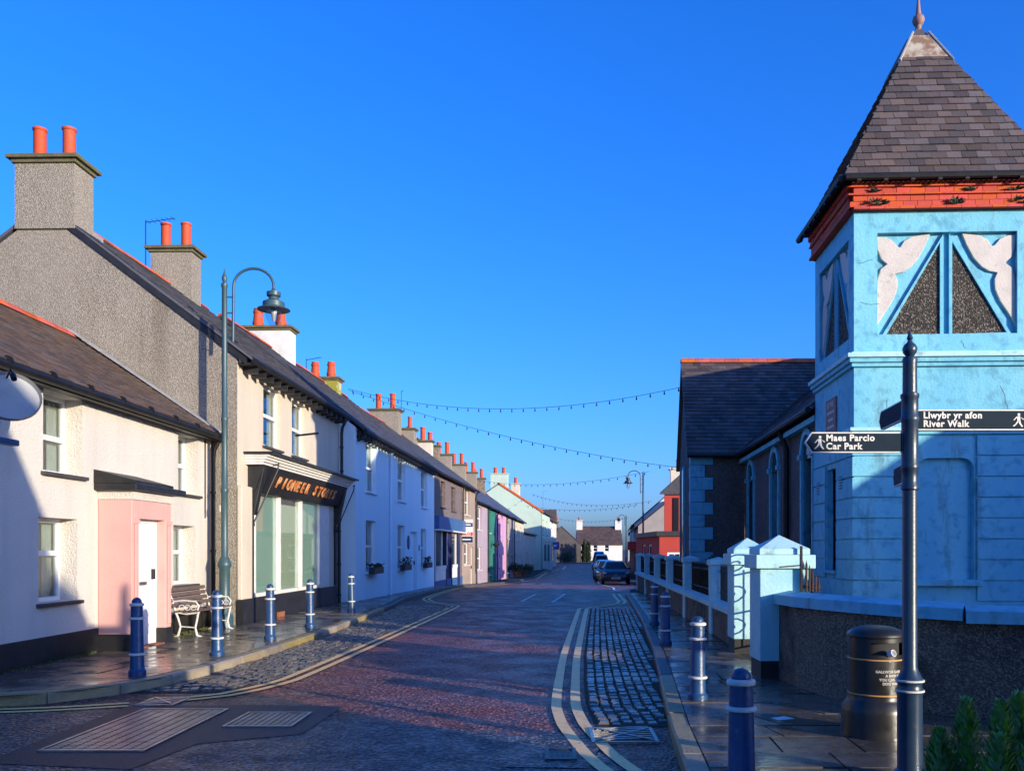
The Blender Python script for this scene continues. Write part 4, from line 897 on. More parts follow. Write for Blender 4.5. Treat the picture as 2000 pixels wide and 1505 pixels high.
for i in range(9):                               # little ferns rooted in the frieze
    x, z = (.35,6.80) if i == 0 else (R.choice((.28,.85,1.15,1.5,1.75,2.4,2.55)), R.choice((6.8,6.84,7.0))); mb = MB()
    for k in range(26):
        a = R.uniform(-1.3,1.3); ln = R.uniform(.05,.14); p = Vector((x+R.uniform(-.05,.05), -.10, z+.05)); d = Vector((math.sin(a)*ln, -.04-R.random()*.05, math.cos(a)*ln*.7-.02)); s_ = Vector((d.z, 0, -d.x))*.16
        mb.poly(p, p+d*.5+s_, p+d, p+d*.5-s_)
    mb.build('fern', 'foliage_dark', tower, kind='stuff')
# spire
ov = .2; ez = 7.28; ap = Vector((1.4, TD/2, 10.32)); ez2 = 9.60
sp = MB(); cs = [Vector((-ov,-ov,ez)), Vector((TW+ov,-ov,ez)), Vector((TW+ov,TD+ov,ez)), Vector((-ov,TD+ov,ez))]
sp.add(cs+[ap], [(0,1,4),(1,2,4),(2,3,4),(3,0,4),(3,2,1,0)]); spire = sp.build('spire_roof', 'slate_purple', tower if False else ch)
f = (ez2-ez)/(ap.z-ez)
for i, lim in ((0, 300), (3, 260), (1, 0), (2, 0)):
    a, b = cs[i], cs[(i+1) % 4]; Uv = (b-a).normalized(); mid = (a+b)/2; Vv = ap-mid; S = Vv.length; Ln = (b-a).length
    k0 = -.03
    tiles(spire, a, Uv, Vv, [(0+k0*0,0),(Ln,0),(Ln/2+(Ln/2)*(1-f),S*f),(Ln/2-(Ln/2)*(1-f),S*f)], .225, .145, 'slate_purple', lim, thick=.02)
lc = MB(); e = 1-f+.03
lc.add([ap+(c-ap)*e+Vector((0,0,.02)) for c in cs] + [ap+(c-ap)*.10+Vector((0,0,.05)) for c in cs], [(0,1,5,4),(1,2,6,5),(2,3,7,6),(3,0,4,7),(4,5,6,7)]); lc.build('lead_cap', 'lead_stain', spire)
for c in cs: MB().tube([ap+(c-ap)*e+Vector((0,0,.03)), ap+(c-ap)*.08+Vector((0,0,.06))], .022, 6).build('lead_roll', 'lead', spire)
MB().lathe([(.05,-.18),(.05,-.02),(.08,.01),(.10,.07),(.08,.13),(.045,.16),(.035,.24),(.018,.45),(.012,1.0)], 14, ap).build('finial', 'stone_red', spire, True)
for i in (0, 3):
    a, b = cs[i].copy(), cs[(i+1) % 4].copy(); out = Vector((0,-.05,-.05)) if i == 0 else Vector((-.05,0,-.05))
    MB().tube([a+out, b+out], .055, 8).build('gutter', 'black_gloss', ch, True)
    for k in range(8):
        p = a+out+(b-a)*(k+.5)/8
        MB().box(p.x-.03, p.x+.03, p.y-.03, p.y+.03, p.z-.075, p.z-.02).build('gutter_bracket', 'black_gloss', ch)

# nave
NX = .14; NY1 = (18.45-10.5)*K; ne = 4.22
nb = MB(); cen = [2.62*1.0*K, 4.93*K, 7.2*K]; aw = .40
ops = [(NY1-c-aw, NY1-c+aw, 1.1, 3.35) for c in cen]
wall_open(nb, (NX,NY1,0), (0,-1,0), (1,0,0), NY1-TD, -.2, ne, ops[::-1], .22)
nb.poly((NX,TD+.01,-.2),(9,TD+.01,-.2),(9,TD+.01,ne),(4.5,TD+.01,7.9),(NX,TD+.01,ne)); nave = nb.build('nave_wall', 'chapel_render', ch)
for c in cen:                                    # tall round-headed windows with painted hoods
    z1 = 3.35; n = 12; arc = [(-aw*math.cos(math.pi*i/n), z1+aw*math.sin(math.pi*i/n)*1.15) for i in range(n+1)]; o2 = [(-(aw+.13)*math.cos(math.pi*i/n), z1+(aw*1.15+.13)*math.sin(math.pi*i/n)) for i in range(n+1)]
    wv = MB()
    wv.prism([(NX-.004, c+x, z) for x, z in arc], (.008,0,0)); q = wv.build('window', 'pane', nave)
    hd = MB()
    for i in range(n): hd.prism([(NX-.06,c+arc[i][0],arc[i][1]),(NX-.06,c+o2[i][0],o2[i][1]),(NX-.06,c+o2[i+1][0],o2[i+1][1]),(NX-.06,c+arc[i+1][0],arc[i+1][1])], (.058,0,0))
    hd.build('hood', 'chapel_blue', q)
    MB().box(NX+.14, NX+.16, c-aw, c+aw, 1.1, 3.34).build('pane', 'pane', q)
    for s in (-1, 1): MB().box(NX-.05, NX+.13, c+s*(aw+.0)-(.0 if s > 0 else .10), c+s*(aw+.0)+(.10 if s > 0 else .0), 1.1, 3.35).build('jamb', 'chapel_blue', q)
    for s in (-1, 1): MB().box(NX-.09, NX-.003, c+s*(aw+.07)-.09, c+s*(aw+.07)+.09, 3.36, 3.46).build('label_stop', 'chapel_blue', q)
    MB().box(NX+.10, NX+.139, c-.03, c+.03, 1.1, 3.34).build('mullion', 'white_wood', q)
    MB().box(NX-.09, NX+.10, c-aw-.1, c+aw+.1, 1.0, 1.098).build('sill', 'chapel_blue', q)
rb = MB(); rx = 4.5; rzz = 7.95
rb.prism([(NX-.2,TD+.02,ne-.1),(NX-.2,NY1+4,ne-.1),(rx,NY1+4,rzz),(rx,TD+.02,rzz)], (0,0,.08)); rb.prism([(rx+.001,TD+.02,rzz),(rx+.001,NY1+4,rzz),(9.2,NY1+4,ne-.1),(9.2,TD+.02,ne-.1)], (0,0,.08))
nr_ = rb.build('nave_roof', 'slate_blue', ch); Vn = Vector((rx-NX+.2, 0, rzz-ne+.1))
tiles(nr_, (NX-.22,NY1+4,ne-.02), (0,-1,0), Vn, [(0,0),(NY1+4-TD,0),(NY1+4-TD,Vn.length),(0,Vn.length)], .30, .2, 'slate_blue')
MB().tube([(NX-.26,TD+.02,ne-.10),(NX-.26,NY1-.05,ne-.10)], .06, 8).build('gutter', 'black_gloss', ch, True); MB().box(NX-.16, NX-.003, TD+.02, NY1, ne-.30, ne-.20).build('eaves_band', 'chapel_blue', nave)
MB().tube([(NX-.08,3.82*K,.1),(NX-.08,3.82*K,ne-.5),(NX-.24,3.82*K,ne-.12)], .06, 8).build('downpipe', 'black_gloss', ch, True)

# transept with quoins, gable to the street
q0, q1 = (3.8,18.45), (4.62,24.4); rd = 21.4; rzt = 7.42; te = 4.25
A, B = Lc(*q0,0), Lc(*q1,0); A2, B2 = Lc(9.5,18.45,0), Lc(9.5,24.4,0); G0 = Lc(4.21,rd,0); G1 = Lc(9.5,rd,0); Z = lambda p, z: Vector((p.x, p.y, z))
tm = MB(); tm.poly(Z(A,-.4),Z(A2,-.4),Z(A2,te),Z(A,te)); tm.poly(Z(B,-.4),Z(A,-.4),Z(A,te),Z(G0,rzt),Z(B,te)); tm.poly(Z(B,-.4),Z(B2,-.4),Z(B2,te),Z(B,te)); trans = tm.build('transept_wall', 'chapel_render', ch)
ux = (A2-A).normalized(); uy = (B-A).normalized(); off = -ux*.12
rb = MB(); ef = -Vector(uy)*.16 + Vector((0,0,-.14))
rb.prism([Z(A,te)+off+ef, Z(A2,te)+ef, Z(G1,rzt), Z(G0,rzt)+off], (0,0,.08)); rb.prism([Z(G0,rzt)+off, Z(G1,rzt), Z(B2,te)-ef, Z(B,te)+off-ef], (0,0,.08))
tr = rb.build('transept_roof', 'slate_purple', ch)
Od = Z(A,te)+off+ef+Vector((0,0,.08)); En = Z(A2,te)+ef+Vector((0,0,.08)); Tp = Z(G0,rzt)+off+Vector((0,0,.08))
U_ = (En-Od).normalized(); Vt = (Tp-Od); shear = Vt.dot(U_); Vp = Vt - U_*shear; S = Vp.length; Ln = 4.9
tiles(tr, Od, U_, Vp, [(0,0),(Ln,0),(Ln,S),(shear,S)], .225, .195, 'slate_purple', 300, thick=.018, from_top=True)
n = 12; rp = MB().prism([(0,-.15,-.12),(0,-.09,-.03),(0,0,.03),(0,.09,-.03),(0,.15,-.12)], (.44,0,0)).mesh('ridge_tile', 'ridge_red')
an = math.atan2(U_.y, U_.x)
for i in range(n): part('ridge_tile', rp, tr, Tp + U_*(.45*i) + Vector((0,0,.06)), (0,0,an))
qz = .2
for i in range(12):
    h = .335; long_ = i % 2; ln = .62 if long_ else .40
    MB().obox(Z(A,qz)-ux*.025-uy*.025, ux*ln, uy*(.40 if long_ else .62), (0,0,h-.01)).build('quoin', 'chapel_blue', trans, bev=.012); qz += h
MB().tube([Z(A,te)+off+ef+Vector((0,-.05,.0)), Z(A2,te)+ef+Vector((0,-.05,.0))], .05, 8).build('gutter', 'black_gloss', ch)
wc = A + uy*(B-A).length*.52
MB().obox(Z(wc,1.1)-uy*.5-ux*.05, uy*1.0, ux*.048, (0,0,3.1)).build('gable_window_surround', 'chapel_blue', trans); MB().obox(Z(wc,1.2)-uy*.33-ux*.06, uy*.66, ux*.009, (0,0,2.9)).build('gable_window', 'pane', trans)

# ------------------------------------------------------------------ chapel yard walls, piers, gate
def wall_path(name, label, pts, zt, thick, m, cm, cop=.14, cut=None):
    t = thing(name, label, 'wall', W(pts[0][0], pts[0][1], 0)); P = [W(x, d, 0)-t.location for x, d in pts]
    nrm = []
    for i in range(len(P)):
        d = (P[min(i+1, len(P)-1)] - P[max(i-1, 0)]).normalized(); nrm.append(Vector((-d.y, d.x, 0)))
    b = MB(); vs = []
    for i, p in enumerate(P): vs += [p + Z(nrm[i]*0, -.1), p + Z(nrm[i]*0, zt[i]-cop), p + nrm[i]*thick + Vector((0,0,zt[i]-cop)), p + nrm[i]*thick + Vector((0,0,-.1))]
    k = len(P); b.add(vs, [(4*i+j, 4*i+4+j, 4*i+5+j, 4*i+1+j) for i in range(k-1) for j in range(3)] + [(0,1,2,3), (4*k-4,4*k-3,4*k-2,4*k-1)]); b.build('wall', m, t)
    groups = cut or [(0, k-1)]
    for s, e in groups:
        vs = []; c = MB()
        for i in range(s, e+1):
            p = P[i]; a = p - nrm[i]*.07; z = zt[i]-cop+.002; bq = p + nrm[i]*(thick+.07)
            vs += [a+Vector((0,0,z)), a+Vector((0,0,z+cop*.72)), p+nrm[i]*thick*.5+Vector((0,0,z+cop)), bq+Vector((0,0,z+cop*.72)), bq+Vector((0,0,z))]
        kk = e-s+1; c.add(vs, [(5*i+j, 5*i+5+j, 5*i+6+j, 5*i+1+j) for i in range(kk-1) for j in range(4)] + [(0,1,2,3,4), tuple(5*kk-5+j for j in range(5))]); c.build('coping_stone', cm, t)
    return t
cw = [(2.62,8.2),(2.62,7.75),(2.66,7.3),(2.78,6.9),(3.0,6.5),(3.32,6.2),(3.66,6.05),(3.675,6.04),(4.1,5.92),(4.8,5.82),(8.5,5.6)]
wall_path('boundary_wall', 'curved dark pebbledash wall with pale blue coping behind the bin', cw, [1.13,1.13,1.135,1.14,1.14,1.13,1.12,1.10,1.10,1.09,1.05], .25, 'pebbledash_dark', 'chapel_blue', .15, [(0,6),(7,10)])
def pier(name, label, x0, x1, d0, d1, zt, group=None):
    t = thing(name, label, 'gate pier', W(x0, d0, 0), 0, group); wx, wy = x1-x0, (d1-d0)*K
    MB().box(0,wx,0,wy,.32,zt-.36).build('shaft', 'chapel_pale', t, bev=.01); MB().box(.015,wx-.015,.015,wy-.015,-.1,.318).build('base', 'black_paint', t)
    MB().box(-.055,wx+.055,-.055,wy+.055,zt-.358,zt-.20).build('cap_band', 'chapel_pale', t, bev=.01)
    MB().box(-.005,wx+.005,-.005,wy+.005,zt-.198,zt-.13).build('cap_step', 'chapel_pale', t, bev=.006)
    a, b = wx/2, wy/2; MB().add([(0,0,zt-.13),(wx,0,zt-.13),(wx,wy,zt-.13),(0,wy,zt-.13),(a,b,zt+.03)], [(0,1,4),(1,2,4),(2,3,4),(3,0,4)]).build('cap', 'chapel_pale', t)
    return t
pier('gate_pier', 'pale blue gate pier abutting the curved wall', 2.40, 2.97, 7.82, 8.22, 1.74)
pier('gate_pier', 'pale blue gate pier streaked with gate shadows, beside the railings', 2.62, 3.10, 9.75, 10.1, 1.74)
gt = thing('iron_gate', 'rusty open iron gate with scrolls between the two piers', 'gate', W(2.97, 9.72, .0))
MB().tube([(0,0,.18),(0,0,1.66)], .035, 8).build('hinge_post', 'rust', gt); MB().tube([(-.10,-.75,.2),(-.10,-.75,1.45)], .018, 6).build('latch_stile', 'rust', gt)
for z_ in (.25, .75, 1.3): MB().tube([(0,0,z_),(-.10,-.75,z_)], .014, 6).build('rail', 'rust', gt)
for k in range(5): MB().tube([(-.10*f_,-.75*f_,.25),(-.10*f_,-.75*f_,1.35+.1*math.sin(k))], .010, 6).build('bar', 'rust', gt) if (f_ := (k+1)/6) else None
for z_, s in ((1.45,1),(1.05,-1),(.55,1)):
    pts = [(-.10*(.3+.25*r*math.cos(a)), -.75*(.35+.28*r*math.cos(a)), z_+.16*r*math.sin(a)*s) for a, r in [(i*.5, 1-i/22) for i in range(20)]]
    MB().tube(pts, .012, 5).build('scroll', 'rust', gt)
sp_ = thing('iron_spikes', 'rusty spiked iron guard leaning on the pier above the wall', 'railing', W(2.86, 7.78, 1.12))
MB().tube([(0,0,0),(0,0,.52)], .016, 6).build('stile', 'rust', sp_)
for i in range(5): MB().tube([(.05+.035*i,-.03,.0),(.05+.035*i,-.03,.30-.05*i),(.05+.035*i,-.03,.36-.05*i)], [.013,.013,.001], 6).build('spike', 'rust', sp_)
MB().tube([(0,0,.06),(.22,-.03,.04)], .018, 6).build('rail', 'rust', sp_); MB().tube([(0,0,.3),(-.25,.0,.28)], .01, 5).build('tie_rod', 'rust', sp_)
# low wall with posts and railings
rw = [(2.78,10.1),(2.9,13),(3.02,17),(3.2,22),(3.4,27)]
wall_path('low_wall', 'low mossy wall carrying black railings along the chapel pavement', rw[::1], [.70,.70,.72,.76,.8], -.26, 'pebbledash_dark', 'chapel_pale', .12) if False else None
lwall = wall_path('low_wall', 'low dark wall under black railings along the chapel pavement', [(x+.26, d) for x, d in rw[::-1]], [.75,.75,.73,.72,.72], -.26, 'pebbledash_dark', 'chapel_pale', .12) if False else wall_path('low_wall', 'low dark wall under black railings along the chapel pavement', rw[::-1], [.75,.75,.73,.72,.72], .26, 'pebbledash_dark', 'chapel_pale', .12)
posts = [12.0, 14.9, 17.6, 20.3, 23.2, 26.4]; rx_ = lambda d: lerp_tab([(d_, x_) for x_, d_ in rw], d)
for i, d in enumerate(posts):
    t = thing('wall_post', 'square pale blue post on the low wall, ' + ('first', 'second', 'third', 'fourth', 'fifth', 'sixth')[i] + ' after the gate pier', 'post', W(rx_(d)-.03, d, 0), 0, 'posts of the railing wall')
    MB().box(0,.30,0,.28,0,1.32).build('shaft', 'chapel_pale', t, bev=.008); MB().box(-.03,.33,-.03,.31,1.322,1.42).build('cap', 'chapel_pale', t, bev=.01); MB().add([(-.0,0,1.42),(.3,0,1.42),(.3,.28,1.42),(0,.28,1.42),(.15,.14,1.47)], [(0,1,4),(1,2,4),(2,3,4),(3,0,4)]).build('cap_top', 'chapel_pale', t)
ends = [10.15] + posts
for i in range(len(ends)-1):
    a, b = W(rx_(ends[i])+.13, ends[i]+.25, .0), W(rx_(ends[i+1])+.13, ends[i+1], .0); t = thing('railing', 'black iron railing panel on the low wall, ' + ('first', 'second', 'third', 'fourth', 'fifth', 'sixth')[i] + ' after the gate pier', 'railing', a, 0, 'railing panels on the low wall'); d = b-a
    for z_ in (.85, 1.22): MB().tube([(0,0,z_), Vector((d.x,d.y,z_))], .016, 6).build('rail', 'black_gloss', t)
    mb = MB(); n = int(d.length/.13)
    for k in range(n): p = d*(k+.5)/n; mb.tube([(p.x,p.y,.70),(p.x,p.y,1.30),(p.x,p.y,1.36)], [.010,.010,.001], 5)
    mb.build('bars', 'black_gloss', t)

# ------------------------------------------------------------------ street furniture
def bollard(loc, label):
    t = thing('bollard', label, 'bollard', loc, R.uniform(0, 6))
    t.rotation_euler = (R.uniform(-.012,.012), R.uniform(-.012,.012), t.rotation_euler.z); return t
bm = MB().lathe([(.098,0),(.098,.06),(.084,.075),(.078,.10),(.066,.80),(.064,.84)], 24).mesh('shaft', 'bollard_blue', True)
dm = MB().lathe([(.052,.845),(.056,.86),(.052,.885),(.036,.908),(.014,.918),(.001,.92)], 24).mesh('dome', 'bollard_blue', True)
ring = lambda r, z, h: MB().lathe([(r,z),(r+.016,z+h*.2),(r+.019,z+h*.5),(r+.016,z+h*.8),(r,z+h)], 24).mesh('white_ring', 'bollard_white', True)
rings = [ring(.062,.812,.042), ring(.068,.655,.034), ring(.076,.235,.034)]
BOL = [((-4.86,8.03),'blue bollard with white rings standing by the pink porch corner'), ((-4.64,9.5),'blue bollard with white rings in front of the white bench'), ((-4.60,11.2),'blue bollard with white rings before the shop window, nearer the bench'), ((-4.58,13.0),'blue bollard with white rings before the shop doorway end'), ((-4.72,16.2),'blue bollard with white rings by the pale blue house corner'),
       ((1.06,3.78),'blue bollard with white rings nearest the litter bin and signpost'), ((1.45,6.72),'blue bollard with white rings level with the curved pebbledash wall'), ((1.79,10.6),'blue bollard with white rings beside the gate piers'), ((2.04,13.4),'blue bollard with white rings beside the black railings')]
for (x, d), lab in BOL:
    t = bollard(W(x, d, .118), lab); t.scale = (1, 1, .90 if x > 0 else 1); part('shaft', bm, t); part('dome', dm, t)
    for m_ in rings: part('white_ring', m_, t)

def lamp(name, label, loc, rz, sc_=1.0, m='lamp_teal'):
    t = thing(name, label, 'street lamp', loc, rz); t.scale = (sc_, sc_, sc_)
    MB().lathe([(.16,0),(.16,.22),(.13,.26),(.10,.30),(.098,1.12),(.12,1.16),(.13,1.20),(.12,1.24),(.085,1.32),(.062,1.36),(.060,2.55),(.072,2.57),(.072,2.63),(.058,2.65),(.054,3.9),(.064,3.92),(.064,3.97),(.052,3.99),(.048,6.42),(.06,6.44),(.06,6.5),(.03,6.53)], 20).build('post', m, t, True)
    MB().lathe([(.03,6.53),(.05,6.58),(.045,6.64),(.02,6.70),(.002,6.80)], 14).build('finial', m, t, True)
    pts = [(.16,0,5.4),(.17,0,6.35)] + [(.17+.38-.38*math.cos(a), 0, 6.45+.34*math.sin(a)) for a in [math.pi*i/14 for i in range(15)]] + [(.93,0,6.38)]
    MB().tube(pts, .026, 10).build('swan_neck', m, t, True)
    for z_ in (5.5, 5.95, 6.25): MB().tube([(.04,0,z_),(.17,0,z_)], .014, 6).build('bracket_bar', m, t)
    ln = MB().lathe([(.03,6.20),(.05,6.14),(.13,6.12),(.13,6.05),(.09,6.02),(.10,5.98),(.20,5.93),(.205,5.84),(.30,5.80),(.305,5.785),(.20,5.79),(.10,5.8)], 24, (.93,0,.22)).build('lantern', m, t, True)
    MB().lathe([(.145,5.78),(.15,5.72),(.13,5.62),(.09,5.53),(.04,5.47),(.005,5.455)], 20, (.93,0,.22)).build('glass_bowl', 'lamp_glass', ln, True)
    MB().lathe([(.05,5.79),(.055,5.74),(.03,5.60),(.012,5.56)], 12, (.93,0,.22)).build('bulb', 'bulb', ln, True)
    MB().box(-.075,-.058,-.05,.05,2.2,2.32).build('number_plate', 'bollard_white', t)
    return t
lamp('street_lamp', 'tall teal swan-neck street lamp against the grey pebbledash gable', W(-6.16, 12.9, .115), 0, 1.0)
lamp('street_lamp', 'dark swan-neck street lamp rising behind the red shop', W(6.25, 46, gz(46)+.1), math.pi, 1.1, 'lamp_dark')
lamp('street_lamp', 'far dark swan-neck street lamp near the junction', W(9.75, 88, gz(88)+.1), math.pi, 1.0, 'lamp_dark')

# fingerpost
fp = thing('fingerpost', 'dark blue fingerpost with white lettered pointing signs', 'signpost', W(2.317, 4.4, .118))
MB().lathe([(.10,0),(.10,.05),(.078,.07),(.078,.55),(.086,.575),(.075,.60),(.076,.62),(.086,.64),(.072,.665),(.055,.70),(.047,.73),(.046,1.86),(.055,1.87),(.055,1.89),(.05,1.90),(.05,1.99),(.056,2.0),(.056,2.02),(.052,2.03),(.052,2.30),(.058,2.31),(.058,2.33),(.052,2.34),(.052,2.45),(.058,2.46),(.058,2.48),(.045,2.49),(.044,2.68),(.048,2.70),(.04,2.72)], 24).build('post', 'sign_blue', fp, True)
for z_ in (.575, .64): MB().lathe([(.080,z_-.008),(.090,z_-.005),(.090,z_+.005),(.080,z_+.008)], 24).build('white_ring', 'bollard_white', fp, True)
MB().lathe([(.02,2.72),(.042,2.75),(.046,2.775),(.036,2.80),(.018,2.815),(.012,2.83),(.02,2.84),(.001,2.90)], 16).build('finial', 'sign_blue', fp, True)
def walker(s):
    m = MB(); k = 12
    def pl(pts): m.prism([(x*s, y*s, 0) for x, y in pts], (0,0,.003))
    pl([(.05+.1*math.cos(2*math.pi*i/k), .86+.1*math.sin(2*math.pi*i/k)) for i in range(k)])
    pl([(-.10,.74),(.14,.74),(.16,.40),(-.06,.38)]); pl([(-.06,.42),(.08,.40),(-.12,.14),(-.30,-.02),(-.40,.02),(-.20,.18)]); pl([(.02,.42),(.16,.42),(.20,.22),(.36,-.02),(.26,-.04),(.08,.18)])
    pl([(-.10,.74),(-.02,.72),(-.20,.52),(-.30,.42),(-.34,.47),(-.26,.56)]); pl([(.08,.74),(.15,.70),(.30,.52),(.42,.46),(.40,.54),(.30,.60)])
    return m.mesh('walking_figure', 'sign_white')
def finger(z, length, ang, lines, label, left, hgt=.132, figure=True):
    # local frame: x along the finger away from the post, y up, z towards the reader
    o = MB(); x0 = .045; pt = .045
    o.prism([(x0,-hgt/2,-.012),(length-pt,-hgt/2,-.012),(length,0,-.012),(length-pt,hgt/2,-.012),(x0,hgt/2,-.012)], (0,0,.024))
    f = o.build('finger', 'sign_white', fp); f['label'] = label; e = .008
    fc = MB()
    for zz in (.0122, -.0142): fc.prism([(x0+e,-hgt/2+e,zz),(length-pt-e*.4,-hgt/2+e,zz),(length-e*1.3,0,zz),(length-pt-e*.4,hgt/2-e,zz),(x0+e,hgt/2-e,zz)], (0,0,.002))
    fc.build('sign_face', 'sign_face', f)
    d = -1 if left else 1
    # orientation: text must read left to right for someone facing the sign
    M = Matrix.Translation((0,0,z)) @ Matrix.Rotation(ang, 4, 'Z') @ Matrix.Rotation(math.pi/2, 4, 'X')
    if left: M = M @ Matrix.Diagonal((-1,1,1,1))
    f.matrix_local = M
    for i, tx in enumerate(lines):
        me = text_mesh(tx, .058, 'sign_white', .0015, offset=.0019, space=1.10)
        if left: letters(me, 'sign_white', f, Matrix.Translation((length-.135, .010-.054*i, .0155)) @ Matrix.Diagonal((-1,1,1,1)))
        else: letters(me, 'sign_white', f, Matrix.Translation((x0+.035, .010-.054*i, .0155)))
    if figure:
        q = part('walking_figure', walker(.088), f, ((length-.092) if left else (length-.11), -.042, .0145), (0,0,0), (-1 if left else 1,1,1))
    return f
finger(2.17, .68, 0.0, ['Maes Parcio', 'Car Park'], 'finger reading Maes Parcio Car Park, pointing along the street side', True)
finger(2.315, .80, 0.0, ['Llwybr yr afon', 'River Walk'], 'finger reading Llwybr yr afon River Walk', False)
f3 = finger(2.40, .66, 0, [], 'finger seen almost end-on, pointing up the street', False, figure=False)
f3.matrix_local = Matrix.Translation((0,0,2.40)) @ Matrix.Rotation(math.radians(85), 4, 'Z') @ Matrix.Rotation(math.pi/2, 4, 'X') @ Matrix.Diagonal((1,1,1,1))
f4 = finger(2.0, .62, 0, [], 'lowest finger, seen almost end-on', False, figure=False)
f4.matrix_local = Matrix.Translation((0,0,1.99)) @ Matrix.Rotation(math.radians(77), 4, 'Z') @ Matrix.Rotation(math.pi/2, 4, 'X')

# litter bin
bn = thing('litter_bin', 'round black litter bin with gold bands before the curved wall', 'litter bin', W(2.60, 5.45, .118), math.radians(-66))
MB().lathe([(.27,0),(.27,.05),(.265,.20),(.262,.24),(.225,.29),(.216,.31),(.216,.34)], 40).build('base', 'bin_black', bn, True)
MB().lathe([(.214,.34),(.214,.62)], 40).build('body', 'bin_black', bn, True)
nb_ = 40; mb = MB(); vs = []; zs = [.62,.66,.755,.79]
for z_ in zs:
    for k in range(nb_): a = 2*math.pi*k/nb_; vs.append((.208*math.cos(a), .208*math.sin(a), z_))
fs = [(i*nb_+k, i*nb_+(k+1) % nb_, (i+1)*nb_+(k+1) % nb_, (i+1)*nb_+k) for i in range(3) for k in range(nb_) if not (i == 1 and (k < 6 or k >= nb_-6))]
mb.add(vs, fs).build('hood', 'bin_black', bn, True); MB().lathe([(.17,.60),(.17,.80)], 24).build('liner', 'interior', bn, True)
MB().lathe([(.222,.79),(.226,.80),(.222,.815),(.19,.845),(.13,.868),(.05,.878),(.001,.88)], 40).build('lid', 'bin_black', bn, True)
for z_ in (.345, .62): MB().lathe([(.2145,z_-.006),(.2195,z_-.004),(.2195,z_+.004),(.2145,z_+.006)], 40).build('gold_band', 'gold', bn, True)
for i, tx in enumerate(('GALLWCH GAEL GWARED', 'A BAW CI YMA', 'YOU CAN DISPOSE OF', 'DOG WASTE HERE')):
    me = text_mesh(tx, .028, 'bollard_white', .0008, offset=.0006, align='CENTER')
    for v in me.vertices:
        a = v.co.x/.2155; r = .2155 + v.co.z; v.co = Vector((r*math.cos(a), r*math.sin(a), .525-.031*i + v.co.y))
    part('lettering', me, bn)
cup = MB().lathe([(.022,0),(.028,.05),(.024,.05),(.018,.01)], 12).build('paper_cup', 'litter', None, True); cup.location = bn.matrix_basis @ Vector((.185, -.05, .665)); cup.rotation_euler = (1.2, .3, .4); tag(cup, 'crumpled paper cup lying in the bin opening', 'cup')
lt = MB().prism([(-.08,-.05,0),(.09,-.06,0),(.07,.05,.004),(-.07,.06,0)], (0,0,.003)).build('litter', 'litter'); lt.location = W(2.02, 5.95, .128); lt.rotation_euler = (0,0,.5); tag(lt, 'scrap of white paper on the wet pavement near the wall', 'litter')

# bench
be = thing('bench', 'white cast-iron bench with brown slats under the cottage window', 'bench', W(-6.20, 11.55, .118))
for y in (0, 1.5):
    e = MB(); e.tube([(.30,y,0),(.22,y,.03),(.19,y,.16),(.22,y,.30),(.24,y,.42)], [.022,.022,.018,.018,.02], 8); e.tube([(-.16,y,0),(-.10,y,.03),(-.06,y,.18),(-.10,y,.32),(-.14,y,.42)], [.022,.022,.018,.018,.02], 8)
    e.tube([(.26,y,.42),(.05,y,.39),(-.14,y,.42),(-.20,y,.62),(-.28,y,.82)], .018, 8); e.tube([(-.19,y,.60),(.0,y,.62),(.2,y,.60),(.25,y,.53),(.22,y,.43)], .015, 8); e.tube([(.19,y,.16),(-.06,y,.18)], .012, 6)
    for k in range(3): e.tube([(.16-.1*k+.045*math.cos(a), y, .50+.045*math.sin(a)) for a in [i*.6 for i in range(11)]], .008, 5)
    e.build('bench_end', 'bollard_white', be, True)
for k in range(5): MB().box(.20-.085*k, .26-.085*k, -.06, 1.56, .43-.008*(k % 3), .455-.008*(k % 3)).build('slat', 'wood_seat', be, bev=.005)
for k in range(4): 
    z_ = .50+.085*k; x_ = -.165-.032*k
    MB().obox((x_,-.06,z_), (.022,0,.006), (0,1.62,0), (-.022,0,.065)).build('slat', 'wood_seat', be, bev=.005)
# moss and tufts at wall foot
mb = MB()
for i in range(1500):
    x = -6.56 + abs(R.gauss(0, .25)); y = (11.15 + R.random()*2.05)*K
    if R.random() < .35: x, y = -6.58 + abs(R.gauss(0,.05)), (7.2 + R.random()*2.6)*K
    p = Vector((x, y, .118)); h = R.uniform(.008, .035); a = R.uniform(0, 6.3); d = Vector((math.cos(a), math.sin(a), 0))*R.uniform(.008,.02); mb.poly(p-d, p+d, p+d*.3+Vector((0,0,h)))
tag(mb.build('moss', 'moss', kind='stuff'), 'green moss and weeds on the flags under the bench', 'moss')

# string lights
def festoon(label, a, b, sag, n, r=.008, bs=1.0):
    a, b = W(*a), W(*b); t = thing('festoon_lights', label, 'string lights', a)
    P = lambda f: (b-a)*f + Vector((0,0,-4*sag*f*(1-f)))
    MB().tube([P(i/40) for i in range(41)], r, 5).build('wire', 'wire', t)
    bm_ = MB().lathe([(.016*bs,0),(.016*bs,-.05*bs),(.03*bs,-.09*bs),(.026*bs,-.125*bs),(.006*bs,-.15*bs)], 8).mesh('bulb', 'wire', True)
    for i in range(n): part('bulb', bm_, t, P((i+.5)/n))
    return t
festoon('string of bulbs slung from the mossy chimney to the chapel gable top', (-8.05,27.2,8.0), (4.15,20.9,6.6), .75, 30, .008, .85)
festoon('string of bulbs falling from the mossy chimney to the chapel eaves', (-8.05,27.2,7.95), (4.6,24.6,4.55), .35, 30, .008, .85)
festoon('string of bulbs from the terrace chimneys to the low chapel corner', (-6.6,62,7.9), (6.1,42,6.4), .6, 26, .010, 1.2)
festoon('string of bulbs crossing from the mint house towards the red shop', (-2.2,80,8.1), (9.2,62,6.0), .8, 24, .011, 1.3)
